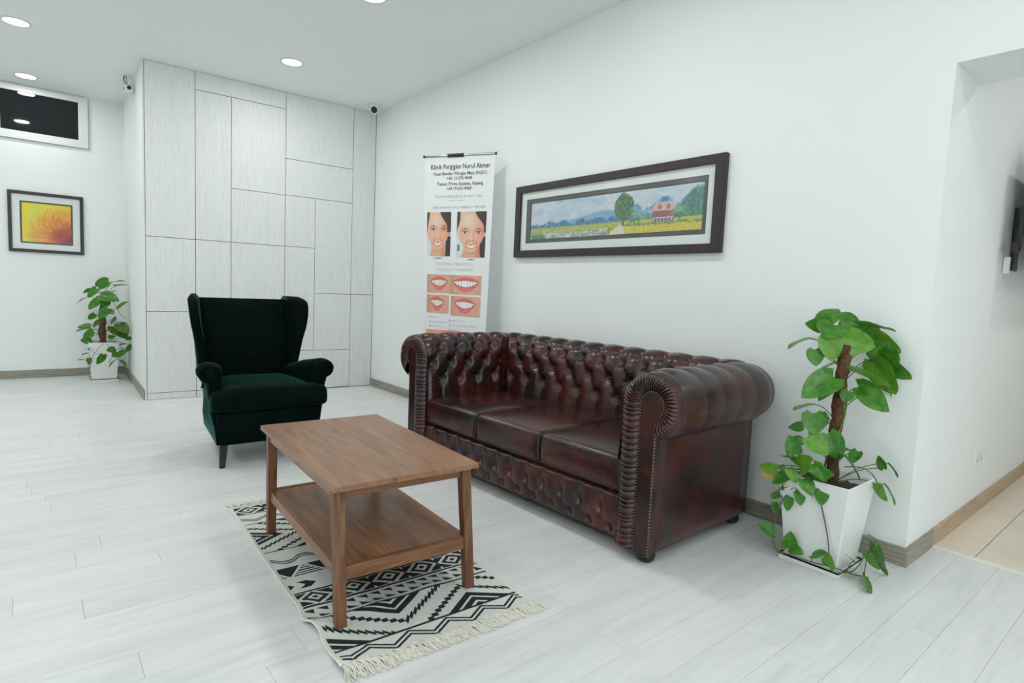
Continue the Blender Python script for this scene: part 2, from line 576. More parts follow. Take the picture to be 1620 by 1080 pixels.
# side room behind the doorway
tf = box('floor_side_room', XI, 5.7, -3.1, .9, -.08, -.010, M['grout'])
struct(tf, 'beige tiled floor beyond the doorway', 'floor')
tile_me = {}
def tile(x0, x1, y0, y1):
    key = (round(x1 - x0, 3), round(y1 - y0, 3))
    if key not in tile_me:
        hx, hy = key[0] / 2 - .0015, key[1] / 2 - .0015
        bm = bmesh.new(); bm_box(bm, -hx, hx, -hy, hy, -.010, 0)
        top = [e for e in bm.edges if all(v.co.z > -.001 for v in e.verts)]
        bmesh.ops.bevel(bm, geom=top, offset=.001, segments=1, affect='EDGES')
        tile_me[key] = bm_mesh('tile', bm)
    o = link('tile', tile_me[key], M['tile'], tf)
    o.location = ((x0 + x1) / 2, (y0 + y1) / 2, 0)
rows = [.762] + [.598 - .32 * i for i in range(12)]
for i in range(len(rows) - 1):
    x = 4.13 if i % 2 == 0 else 3.77
    xs = [XI + .03, x] + [x + .75 * k for k in range(1, 3) if x + .75 * k < 5.45] + [5.5]
    for a, b in zip(xs, xs[1:]): tile(a, b, rows[i + 1], rows[i])
struct(box('trim_1', XI - .004, XI + .028, YOP, YO - .002, -.006, .004, plain('threshold_strip', (.78, .77, .70), .45), bevel=.002), 'cream threshold strip between plank and tile floors', 'trim')
struct(box('wall_side_room', XI, 5.7, YO, YO + .14, 0, ZC, M['wall']), 'white wall of the side room seen through the doorway')
struct(box('wall_side_room_end', 5.5, 5.64, -3.1, YO, 0, ZC, M['wall']), 'white end wall of the side room outside the picture')
struct(box('wall_side_room_rear', XI, 5.64, -3.24, -3.1, 0, ZC, M['wall']), 'white rear wall of the side room outside the picture')
struct(box('baseboard_side_room', XI, 5.5, YO - .012, YO, 0, .085, M['tan_base']), 'tan wood baseboard above the beige tiles', 'baseboard')

# high window with dark glass on the far wall
wx0, wx1, wz0, wz1 = -.272, .497, 2.395, 2.905
win = boxes('window_1', [(wx0, wx1, YF - .022, YF, wz0, wz0 + .075), (wx0, wx1, YF - .022, YF, wz1 - .055, wz1),
                         (wx0, wx0 + .075, YF - .022, YF, wz0 + .075, wz1 - .055), (wx1 - .082, wx1, YF - .022, YF, wz0 + .075, wz1 - .055)], M['white_frame'])
struct(win, 'high white framed window with black glass', 'window')
box('pane', wx0 + .07, wx1 - .078, YF - .010, YF - .004, wz0 + .07, wz1 - .05, M['dark_glass'], win)
boxes('frame_bead', [(wx0 - .006, wx1 + .006, YF - .010, YF, wz0 - .006, wz0), (wx1, wx1 + .006, YF - .010, YF, wz0, wz1)], plain('grey_bead', (.35, .37, .37), .5), win)

# ================================================================== ceiling downlights
ring_bm = bmesh.new()
bm_lathe(ring_bm, [(.074, 0), (.094, 0), (.094, -.004), (.090, -.007), (.077, -.006), (.074, -.003)], 40)
ring_me = bm_mesh('trim_ring', ring_bm, True)
dif_bm = bmesh.new()
bm_lathe(dif_bm, [(.076, 0), (.076, -.004), (.07, -.0055)], 40)
dif_me = bm_mesh('diffuser', dif_bm, False)
ring_me.materials.append(M['white_plastic']); dif_me.materials.append(M['lamp'])
lamp_data = bpy.data.lights.new('downlight_lamp', 'AREA')
lamp_data.shape = 'DISK'; lamp_data.size = .14; lamp_data.energy = LAMP_POWER; lamp_data.color = LAMP_COLOR
weak_data = lamp_data.copy(); weak_data.energy = LAMP_POWER * .45
def downlight(x, y, label, group=None, data=None):
    r = empty('ceiling_downlight', (x, y, ZC), 0, label, 'downlight', group)
    link('trim_ring', ring_me, None, r); link('diffuser', dif_me, None, r)
    l = bpy.data.objects.new('downlight_lamp', data or lamp_data); C.objects.link(l)
    l.parent = r; l.location = (0, 0, -.008)
downlight(-.044, 5.835, 'larger round lit downlight at the top left edge of the ceiling')
downlight(.006, 7.353, 'small round lit downlight just above the dark high window', data=weak_data)
downlight(1.718, 5.099, 'round lit downlight in the ceiling in front of the panelled wall')
downlight(1.709, 3.588, 'round lit downlight cut off by the top edge of the picture')
hid = 'round recessed ceiling downlight outside the picture, over the viewer'
for x, y in ((1.71, 2.1), (1.71, -.9), (1.71, -2.4), (-.03, 4.3), (-.03, -1.65), (-.03, -3.0),
             (-1.78, 6.5), (-1.78, 5.1), (-1.78, 3.6), (-1.78, 2.1), (-1.78, .6), (-1.78, -.9), (-1.78, -2.4), (4.4, -.3), (4.4, -1.8)):
    downlight(x, y, hid, 'ceiling downlights outside the picture')
downlight(1.71, .6, hid, 'ceiling downlights outside the picture', weak_data)
# ================================================================== chesterfield sofa
SL = 1.87                    # side panel to side panel
sofa = empty('chesterfield_sofa', (1.938, 1.392, 0), R(1.9), 'dark oxblood leather three-seat sofa with buttoned back and rolled arms', 'sofa')
RB = .775                    # rail of the back, from the front
RO = .035                    # rail of each arm, in from the side panel
RR, RZ = .137, .668          # radius and height of the roll
STR = math.hypot(.028, RZ - .30)
T0, QR = .236, .10           # first row of buttons and row spacing, along the section
T3 = T0 + 3 * QR
TEND = STR + RR * R(238)
def profile(t):
    """section of arm and back: offset d from the rail (outward +), height z, normal"""
    if t < STR:
        f = t / STR
        d, z = -.165 + .028 * f, .30 + (RZ - .30) * f
        nx, nz = -(RZ - .30) / STR, .028 / STR
        return d, z, nx, nz
    a = PI - (t - STR) / RR
    return RR * math.cos(a), RZ + RR * math.sin(a), math.cos(a), math.sin(a)

def tuft(s, t, s0, p, t0=T0, q=QR, rows=4, rad=.05):
    """0 in the creases, 1 on top of the pillows"""
    tl = t0 + (rows - 1) * q
    tc = min(max(t, t0), tl)
    al = (s - s0) / (2 * p) + (tc - t0) / (2 * q)
    be = (s - s0) / (2 * p) - (tc - t0) / (2 * q)
    cre = math.sqrt(abs(math.sin(PI * al) * math.sin(PI * be)))
    # nearest button
    best = 9
    j0 = int(round((tc - t0) / q))
    for j in (j0 - 1, j0, j0 + 1):
        if 0 <= j < rows:
            sh = p if j % 2 else 0
            k = round((s - s0 - sh) / (2 * p))
            ds = s - s0 - sh - 2 * p * k; dt = t - t0 - q * j
            best = min(best, math.hypot(ds, dt))
    b = min(1, best / rad)
    b = b * b * (3 - 2 * b)
    return .42 * cre ** .8 + .58 * b

def smooth01(x):
    x = min(1, max(0, x)); return x * x * (3 - 2 * x)

AMP = .040
def section_point(s, t, s0, p, emit=1.0, efront=1.0):
    d, z, nx, nz = profile(t)
    h = tuft(s, t, s0, p)
    if t > T3:
        f = min(1, (t - T3) / .16)
        h = h * (1 - .86 * f) + .86 * f
    disp = AMP * (h - .72)
    # gentle swelling towards the crown of the roll
    if t < .12: disp *= max(.5, t / .12)
    disp = disp * min(emit, efront) - .016 * (1 - emit) * smooth01(-d / .07)
    return d + nx * disp, z + nz * disp, d

NT = 104
ts = [TEND * i / NT for i in range(NT + 1)]
def arm_mesh(far):
    bm = bmesh.new()
    ns, nf = 84, 10
    grid = []
    for t in ts:
        d0 = profile(t)[0]
        row = []
        ue = RB + min(d0, 0)
        for i in range(ns + 1):
            u = ue * i / ns
            em = smooth01((ue - u) / .045)
            fr = smooth01(u / .035)
            d, z, _ = section_point(u, t, .11, .07, em, fr)
            uu = u if i < ns else RB + min(d, 0)
            row.append((uu, d, z))
        for k in range(1, nf + 1):
            if d0 > 0:
                a = (PI / 4) * k / nf
                d, z, _ = section_point(ue, t, .11, .07, 0, 1)
                row.append((RB + d * math.sin(a), d * math.cos(a), z))
            else:
                row.append(row[ns])
        grid.append(row)
    V = [[bm.verts.new((u, (RO - d) if not far else (SL - RO + d), z)) for u, d, z in r] for r in grid]
    for i in range(len(V) - 1):
        for j in range(len(V[0]) - 1):
            bm.faces.new((V[i][j], V[i + 1][j], V[i + 1][j + 1], V[i][j + 1]))
    bmesh.ops.remove_doubles(bm, verts=bm.verts, dist=1e-5)
    bmesh.ops.dissolve_degenerate(bm, edges=bm.edges, dist=1e-6)
    return bm_mesh('arm', bm, True)

PB = (SL - 2 * (RO + .15)) / 20      # half spacing of the buttons on the back
SB = RO + .15 + PB                   # first low button
def back_mesh():
    bm = bmesh.new()
    ns, nf = 220, 10
    grid = []
    for t in ts:
        d0 = profile(t)[0]
        va, vb = RO - min(d0, 0), SL - RO + min(d0, 0)
        row = []
        def fan(v0, sg, k):
            a = (PI / 4) * k / nf
            d, z, _ = section_point(v0, t, SB, PB, 0, 1)
            return (RB + d * math.cos(a), v0 + sg * d * math.sin(a), z)
        for k in range(nf, 0, -1):
            row.append(fan(va, -1, k) if d0 > 0 else None)
        for i in range(ns + 1):
            v = va + (vb - va) * i / ns
            em = smooth01(min(v - va, vb - v) / .045)
            d, z, _ = section_point(v, t, SB, PB, em, 1)
            vv = v
            if i == 0: vv = RO - min(d, 0)
            if i == ns: vv = SL - RO + min(d, 0)
            row.append((RB + d, vv, z))
        for k in range(1, nf + 1):
            row.append(fan(vb, 1, k) if d0 > 0 else None)
        row = [row[nf] if (p is None and q < nf) else (row[nf + ns] if p is None else p) for q, p in enumerate(row)]
        grid.append(row)
    V = [[bm.verts.new(p) for p in r] for r in grid]
    for i in range(len(V) - 1):
        for j in range(len(V[0]) - 1):
            bm.faces.new((V[i][j], V[i][j + 1], V[i + 1][j + 1], V[i + 1][j]))
    bmesh.ops.remove_doubles(bm, verts=bm.verts, dist=1e-5)
    bmesh.ops.dissolve_degenerate(bm, edges=bm.edges, dist=1e-6)
    return bm_mesh('backrest', bm, True)

LE = M['leather']
btn_bm = bmesh.new()
bmesh.ops.create_uvsphere(btn_bm, u_segments=12, v_segments=8, radius=.0105)
for v in btn_bm.verts: v.co.z *= .55
btn_me = bm_mesh('button', btn_bm, True)
def button(parent, pos, nrm):
    o = link('button', btn_me, LE, parent)
    o.location = pos
    o.rotation_euler = Vector(nrm).to_track_quat('Z', 'Y').to_euler()

arms = []
for far in (False, True):
    a = link('arm', arm_mesh(far), LE, sofa)
    arms.append(a)
    for j in range(4):
        t = T0 + QR * j
        d, z, nx, nz = profile(t)
        q = AMP * -.70 + .006
        for k in range(4):
            u = .11 + .14 * k + (.07 if j % 2 else 0)
            if u > RB + d - .05: continue
            dd = d + nx * q
            button(a, (u, (RO - dd) if not far else (SL - RO + dd), z + nz * q), (0, -nx if not far else nx, nz))
back = link('backrest', back_mesh(), LE, sofa)
for j in range(4):
    t = T0 + QR * j
    d, z, nx, nz = profile(t)
    q = AMP * -.70 + .006
    for k in range(11):
        v = SB + 2 * PB * k + (PB if j % 2 else 0)
        if v < RO - d + .03 or v > SL - RO + d - .03: continue
        button(back, (RB + d + nx * q, v, z + nz * q), (nx, 0, nz))

# scroll fronts: gathered ruffle, plain keyhole panel, nails
def scroll(far, parent):
    def P(u, d, z): return (u, (RO - d) if not far else (SL - RO + d), z)
    NL = 900
    zb = .05
    def outer(l):
        if l < .5:
            return -RR, zb + (RZ - zb) * l / .5
        a = PI - (l - .5) / .5 * R(252)
        return RR * math.cos(a), RZ + RR * math.sin(a)
    kr, kd, kz = .058, .012, .672
    def inner(l):
        if l < .5:
            return kd - kr, zb + (kz - zb) * l / .5
        a = PI - (l - .5) / .5 * R(232)
        return kd + kr * math.cos(a), kz + kr * math.sin(a)
    bm = bmesh.new()
    nw = 12
    random.seed(3 + far)
    ph = []
    x = 0
    cuts = [0]
    while x < 1:
        x += random.uniform(.012, .026) if x < .5 else random.uniform(.010, .018)
        cuts.append(x)
    rows = []
    ci = 0
    for i in range(NL + 1):
        l = i / NL
        while ci < len(cuts) - 2 and l > cuts[ci + 1]: ci += 1
        f = (l - cuts[ci]) / (cuts[ci + 1] - cuts[ci])
        g = abs(math.sin(PI * min(1, max(0, f)))) ** .6
        (d0, z0), (d1, z1) = outer(l), inner(l)
        r = []
        for k in range(nw + 1):
            wv = k / nw
            bul = math.sin(PI * (.06 + .94 * wv)) ** .7 * .032 if wv > 0 else .0
            pl = .0135 * (g - .6) * math.sin(PI * min(1, wv * 1.02)) ** .5 if 0 < wv < 1 else 0
            uu = -bul - pl - .010 * wv
            ex = 1.0
            r.append(bm.verts.new(P(uu, d0 + (d1 - d0) * wv, z0 + (z1 - z0) * wv)))
        rows.append(r)
    for i in range(NL):
        for k in range(nw):
            bm.faces.new((rows[i][k], rows[i][k + 1], rows[i + 1][k + 1], rows[i + 1][k]))
    ruffle = link('scroll_ruffle', bm_mesh('scroll_ruffle', bm, True), LE, parent)
    # keyhole panel
    pts = [inner(i / 80) for i in range(81)]
    pts += [(RO + .002, kz - .075), (RO, zb)]
    bm = bmesh.new()
    fr = [bm.verts.new(P(-.013, d, z)) for d, z in pts]
    bk_ = [bm.verts.new(P(.02, d, z)) for d, z in pts]
    cen = [bm.verts.new(P(-.017, d + (.012 - d) * .16, z)) for d, z in pts]
    n = len(pts)
    for i in range(n):
        j = (i + 1) % n
        bm.faces.new((fr[i], fr[j], bk_[j], bk_[i]))
        bm.faces.new((fr[j], fr[i], cen[i], cen[j]))
    bm.faces.new(cen)
    link('keyhole_panel', bm_mesh('keyhole_panel', bm, False), LE, parent)
    # nails around the panel
    path = [inner(i / 400) for i in range(401)]
    path += [(RO - .001, kz - .075 - (kz - .075 - zb) * i / 200) for i in range(201)]
    bm = bmesh.new()
    last = None
    for d, z in path:
        if last is None or math.hypot(d - last[0], z - last[1]) > .0112:
            last = (d, z)
            bmesh.ops.create_icosphere(bm, subdivisions=1, radius=.0036, matrix=Matrix.Translation(P(-.0155, d + (.012 - d) * .05, z)))
    nl = link('nailhead_trim', bm_mesh('nailhead_trim', bm, True), M['nail'], parent)
    tag(nl, 'row of small brass nailheads', kind='stuff')
scroll(False, arms[0]); scroll(True, arms[1])

# plain sides, rear and deck
rounded_box('side_panel', .0, .815, 0.0, .03, .05, .60, .006, LE, sofa, 6)
rounded_box('side_panel', .0, .815, SL - .03, SL, .05, .60, .006, LE, sofa, 6)
rounded_box('rear_panel', .79, .815, .01, SL - .01, .05, .60, .006, LE, sofa, 6)
box('seat_deck', .045, .70, .05, SL - .05, .06, .262, LE, sofa, .006)
boxes('post_core', [(.004, .10, .02, .165, .05, .60), (.004, .10, SL - .165, SL - .02, .05, .60)], LE, sofa)

# buttoned front border
def front_border():
    bm = bmesh.new()
    v0, v1, z0, z1 = .150, SL - .150, .052, .266
    ns, nz = 250, 34
    p = .0605
    V = []
    for i in range(nz + 1):
        f = i / nz
        z = z0 + (z1 - z0) * f
        row = []
        for j in range(ns + 1):
            v = v0 + (v1 - v0) * j / ns
            h = tuft(v, z, v0 + .075, p, .090, .082, 2, .038)
            if z < .09: h = h + (1 - h) * .75 * smooth01((.09 - z) / .03)
            edge = smooth01(min(f, 1 - f) / .10)
            u = .034 - .032 * edge * (h * .9 + .1) - .012 * math.sin(PI * f)
            row.append(bm.verts.new((u, v, z)))
        V.append(row)
    for i in range(nz):
        for j in range(ns):
            bm.faces.new((V[i][j], V[i][j + 1], V[i + 1][j + 1], V[i + 1][j]))
    top = [bm.verts.new((.09, v.co.y, z1)) for v in V[nz]]
    for j in range(ns): bm.faces.new((V[nz][j], V[nz][j + 1], top[j + 1], top[j]))
    o = link('front_border', bm_mesh('front_border', bm, True), LE, sofa)
    k = 0
    for row, (zz, sh) in enumerate(((.090, 0), (.172, p))):
        v = v0 + .075 + sh
        while v < v1 - .02:
            button(o, (.020, v, zz), (-1, 0, 0))
            v += 2 * p
    tube('welt', [(.022, v0, z1 + .001), (.022, v1, z1 + .001)], .006, LE, o)
front_border()

# seat cushions with welts
cw = (SL - 2 * .168) / 3
for i in range(3):
    a = .168 + cw * i + .002; b = a + cw - .004
    def warp(p, a=a, b=b):
        f = max(0, (p.z - .30) / .12)
        s = math.sin(PI * min(1, max(0, (p.y - a) / (b - a)))) ** .5
        q = math.sin(PI * min(1, max(0, p.x / .64))) ** .6
        p = Vector(p)
        p.z += .026 * f * s * q
        if p.x < .2: p.x -= .012 * math.sin(PI * min(1, max(0, (p.z - .27) / .155))) * (1 - p.x / .2) * s
        return p
    cu = rounded_box('seat_cushion', .004, .635, a, b, .270, .415, .022, LE, sofa, 22, warp)
    for zz, off in ((.403, .0), (.282, .0)):
        pts = []
        m = 26
        for k in range(m + 1):
            y = a + .012 + (b - a - .024) * k / m
            s = math.sin(PI * min(1, max(0, (y - a) / (b - a)))) ** .5
            f = max(0, (zz - .30) / .12)
            pts.append((.0045 - .012 * math.sin(PI * (zz - .27) / .155) * s, y, zz + .004 * f * s))
        pts = [(.035, a + .002, zz)] + pts + [(.035, b - .002, zz)]
        tube('welt', pts, .0042, LE, cu, 6)

# bun feet
for u, v in ((.045, .05), (.045, SL - .05), (.76, .05), (.76, SL - .05)):
    lathe('foot', [(.026, 0), (.036, .008), (.041, .022), (.040, .036), (.034, .046), (.034, .056)], M['black'], sofa, 20, (u, v, 0))

# ================================================================== green velvet wing chair
chair = empty('wing_chair', (1.113, 3.585, 0), R(-1.5), 'dark green velvet wingback armchair facing the coffee table', 'armchair')
VE = M['velvet']
def lerp_tab(tab, x):
    for (a, *va), (b, *vb) in zip(tab, tab[1:]):
        if x <= b:
            f = (x - a) / (b - a) if b > a else 0
            f = max(0, f)
            return [p + (q - p) * f for p, q in zip(va, vb)]
    return list(tab[-1][1:])
def base_warp(p):
    f = (p.z - .13) / .20
    p = Vector(p)
    p.x *= (.955 + .045 * f) * (1 - .26 * max(0, p.y) / .72)
    if p.y < .2: p.y += .018 * (1 - f) * (1 - p.y / .2)
    return p
rounded_box('seat_base', -.308, .308, .0, .72, .13, .335, .020, VE, chair, 12, base_warp)
# T shaped cushion
def cush_warp(p):
    p = Vector(p)
    f = smooth01((p.z - .35) / .08)
    s = max(0, 1 - (p.x / .335) ** 2); q = max(0, 1 - ((p.y - .27) / .34) ** 2)
    p.z += .030 * f * s ** .5 * q ** .5
    if p.y > .085:
        k = smooth01((p.y - .085) / .02)
        p.x *= 1 - k * (1 - .262 / .335)
    p.y -= .012 * max(0, 1 - abs(p.z - .39) / .06) * (1 if p.y < .05 else 0)
    return p
rounded_box('seat_cushion', -.335, .335, -.018, .60, .335, .452, .030, VE, chair, 22, cush_warp)

def chair_arm(sg):
    secs = []
    ny = 26
    for i in range(ny + 1):
        f = i / ny
        y = .045 + .62 * f
        # front edge rounds off
        e = 1.0
        top, ov, inn = lerp_tab([(0, .618, .404, .268), (.12, .620, .405, .262), (.45, .585, .382, .258), (.8, .530, .345, .258), (1, .50, .335, .262)], f)
        sh = .012 * math.exp(-f * 30)
        top -= sh; ov -= sh; inn += sh
        cz = top - .047
        loop = []
        zb = .135
        ob = .298 + .004 * f
        cx = ov - .050
        loop.append((inn + .004, zb)); loop.append((inn, .30)); loop.append((inn, cz - .06))
        loop.append((inn + .002, cz - .01))
        x_in = inn + .002
        # over the roll
        wroll = (ov - x_in) / 2; mx = (ov + x_in) / 2
        for k in range(1, 13):
            a = PI - PI * k / 12 * 1.02
            loop.append((mx + wroll * math.cos(a), cz + .047 * math.sin(a)))
        loop.append((ov - .004, cz - .022)); loop.append((ov - .022, cz - .044)); loop.append((ov - .046, cz - .056))
        xo = max(ov - .054, ob + .02)
        loop.append((xo, cz - .085))
        loop.append((xo - .008, .42)); loop.append((xo - .018, .32)); loop.append((ob + .008, .22)); loop.append((ob, zb))
        tp = 1 - .15 * f
        secs.append([(sg * x * tp, y, z) for x, z in loop])
    return loft('arm', secs, VE, chair)
for sg in (-1, 1):
    a = chair_arm(sg)
    # welt around the front of the arm
    pts = []
    for x, z in ((.278, .46), (.276, .55), (.282, .578), (.31, .602), (.338, .607), (.368, .596), (.389, .570), (.380, .549), (.360, .534), (.342, .516), (.336, .48)):
        pts.append((sg * x, .043, z))
    tube('welt', pts, .0045, VE, a, 6)

# back
secs = []
nz = 30
for i in range(nz + 1):
    z = .14 + .835 * i / nz
    yf, yr, hw = lerp_tab([(.14, .60, .715, .215), (.40, .565, .735, .235), (.60, .600, .762, .265), (.80, .640, .79, .280), (.955, .672, .812, .286), (.975, .680, .805, .286)], z)
    r = .045
    tp = max(0, (z - .935) / .04)
    yf += .03 * tp ** 2; yr -= .03 * tp ** 2
    bulge = .022 * math.sin(PI * min(1, max(0, (z - .40) / .56)))
    loop = []
    for k in range(13):
        x = -hw + 2 * hw * k / 12
        loop.append((x, yf - bulge * (1 - (x / hw) ** 2), z))
    for k in range(7):
        a = -PI / 2 + PI / 2 * k / 6
        loop.append((hw - r + r * math.cos(a) + .01, yr - r + r * math.sin(a) + r * 0, z) if k else (hw + .008, (yf + yr) / 2, z))
    for k in range(7):
        a = PI / 2 + PI / 2 * k / 6
        loop.append((-hw + r + r * math.cos(a) - .01, yr - r + r * math.sin(a), z) if k < 6 else (-hw - .008, (yf + yr) / 2, z))
    secs.append(loop)
bk = loft('backrest', secs, VE, chair)
tube('welt', [(-.29, .690, .968), (-.15, .676, .972), (0, .672, .973), (.15, .676, .972), (.29, .690, .968)], .005, VE, bk, 6)

# wings
def wing(sg):
    tab = [(.46, .262, .640, .282, .520), (.55, .265, .650, .288, .515), (.62, .270, .660, .298, .505), (.70, .274, .675, .308, .490), (.80, .280, .690, .332, .478),
           (.88, .283, .700, .343, .478), (.94, .286, .708, .347, .492), (.972, .288, .712, .346, .520), (.990, .290, .718, .340, .556), (1.0, .293, .722, .330, .600)]
    secs = []
    n = 34
    for i in range(n + 1):
        z = .46 + .54 * i / n
        xb, yb, xf, yf = lerp_tab(tab, z)
        dirv = Vector((xf - xb, yf - yb)); L = dirv.length; dirv.normalize()
        nr = Vector((-dirv.y, dirv.x))
        if nr.x < 0: nr = -nr
        th = .027 * (1 if z < .975 else max(.3, 1 - (z - .975) / .04))
        c0 = Vector((xb, yb + .055)); c1 = Vector((xf, yf))
        loop = []
        for k in range(9):
            a = -PI / 2 + PI * k / 8
            loop.append(c1 + dirv * (th * math.cos(a)) * 1.0 + nr * (th * math.sin(a)))
        mid = (c0 + c1) / 2
        loop.append(mid + nr * (th + .004))
        loop.append(c0 + nr * th); loop.append(c0 - nr * th)
        loop.append(mid - nr * (th + .003))
        secs.append([(sg * p.x, p.y, z) for p in loop])
    w_ = loft('wing', secs, VE, chair)
    return w_
for sg in (-1, 1): wing(sg)
for x, y, dx, dy in ((-.262, .055, -.010, -.015), (.262, .055, .010, -.015), (-.155, .65, -.005, .04), (.155, .65, .005, .04)):
    t0, b0 = .022, .014
    secs = [[(x + dx * (1 - f) + s * sx, y + dy * (1 - f) + s * sy, .135 * f) for sx, sy in ((-1, -1), (1, -1), (1, 1), (-1, 1))] for f, s in ((0, b0), (.5, (t0 + b0) / 2), (1, t0))]
    loft('leg', secs, M['black'], chair, False)
# ================================================================== numpy painting helpers
def srgb(c):
    c = np.clip(np.asarray(c, float), 0, 1)
    return np.where(c <= .04045, c / 12.92, ((c + .055) / 1.055) ** 2.4)
def vnoise(h, w, fy, fx, seed):
    rs = np.random.RandomState(seed)
    gy, gx = max(2, int(fy) + 2), max(2, int(fx) + 2)
    g = rs.rand(gy, gx)
    yy = np.linspace(0, gy - 1.001, h); xx = np.linspace(0, gx - 1.001, w)
    y0 = yy.astype(int); x0 = xx.astype(int)
    fy_ = (yy - y0)[:, None]; fx_ = (xx - x0)[None, :]
    fy_ = fy_ * fy_ * (3 - 2 * fy_); fx_ = fx_ * fx_ * (3 - 2 * fx_)
    a = g[np.ix_(y0, x0)]; b = g[np.ix_(y0, x0 + 1)]; c = g[np.ix_(y0 + 1, x0)]; d = g[np.ix_(y0 + 1, x0 + 1)]
    return (a * (1 - fx_) + b * fx_) * (1 - fy_) + (c * (1 - fx_) + d * fx_) * fy_
def fbm(h, w, fy, fx, seed, o=4):
    r = np.zeros((h, w)); t = 0
    for k in range(o):
        r += vnoise(h, w, fy * 2 ** k, fx * 2 ** k, seed + k) * .5 ** k; t += .5 ** k
    return r / t
def blend(img, m, col):
    m = np.clip(m, 0, 1)[..., None]
    img[:] = img * (1 - m) + np.asarray(col, float) * m
def sstep(a, b, x): t = np.clip((x - a) / (b - a), 0, 1); return t * t * (3 - 2 * t)
def grid_coords(h, w):
    y, x = np.mgrid[0:h, 0:w]
    return x / (w - 1), y / (h - 1)           # x to the right, y down, 0..1
def paint_grid(name, img, fn, mat, parent=None):
    """fn(x, y) arrays (0..1, y down) -> (n,3) points"""
    h, w_ = img.shape[:2]
    x, y = grid_coords(h, w_)
    P = fn(x.ravel(), y.ravel())
    idx = np.arange(h * w_).reshape(h, w_)
    q = np.stack([idx[1:, :-1], idx[1:, 1:], idx[:-1, 1:], idx[:-1, :-1]], -1).reshape(-1, 4)
    me = bpy.data.meshes.new(name)
    me.vertices.add(h * w_); me.vertices.foreach_set('co', P.astype(np.float32).ravel())
    me.loops.add(q.size); me.loops.foreach_set('vertex_index', q.ravel().astype(np.int32))
    me.polygons.add(len(q)); me.polygons.foreach_set('loop_start', (np.arange(len(q)) * 4).astype(np.int32))
    me.update(calc_edges=True)
    at = me.color_attributes.new('Col', 'FLOAT_COLOR', 'POINT')
    col = np.ones((h * w_, 4), np.float32); col[:, :3] = srgb(img.reshape(-1, 3))
    at.data.foreach_set('color', col.ravel())
    me.validate()
    return link(name, me, mat, parent)

# ================================================================== coffee table
tb = empty('coffee_table', (.709, 1.688, 0), R(-3.0), 'brown oak two-tier coffee table standing on the patterned rug', 'table')
TW, TL, TH = .538, .914, .480
box('table_top', 0, TW, 0, TL, TH - .020, TH, M['oak_y'], tb, .002)
for sx in (0, 1):
    for sy in (0, 1):
        x0 = .014 if sx == 0 else .490
        y0 = .040 if sy == 0 else TL - .040 - .038
        dy = -.036 if sy == 0 else .018
        dx = .004 if sx == 0 else .016
        secs = []
        for f in (0, 1):
            z = .0055 + (TH - .020 - .0055) * f
            s = .038
            ox, oy = dx * (1 - f), dy * (1 - f)
            k = .002 * (1 - f)
            secs.append([(x0 + ox + k, y0 + oy + k, z), (x0 + ox + s - k, y0 + oy + k, z), (x0 + ox + s - k, y0 + oy + s - k, z), (x0 + ox + k, y0 + oy + s - k, z)])
        lg = loft('leg', secs, M['oak_z'], tb, False)
        bm = bmesh.new(); bm.from_mesh(lg.data)
        bmesh.ops.bevel(bm, geom=list(bm.edges), offset=.0015, segments=1, affect='EDGES')
        bm.to_mesh(lg.data); bm.free()
for y0 in (.046, TL - .046 - .018): box('apron', .050, TW - .050, y0, y0 + .018, TH - .058, TH - .020, M['oak_x'], tb, .001)
for x0 in (.020, TW - .020 - .018): box('apron', x0, x0 + .018, .074, TL - .074, TH - .058, TH - .020, M['oak_y'], tb, .001)
box('shelf', .044, TW - .026, .046, TL - .046, .178, .196, M['oak_y'], tb, .001)
for y0 in (.026, TL - .026 - .020): box('shelf_rail', .054, TW - .032, y0, y0 + .020, .154, .200, M['oak_x'], tb, .0015)
for x0 in (.028, TW - .016 - .018): box('shelf_rail', x0, x0 + .018, .062, TL - .062, .156, .197, M['oak_y'], tb, .0015)

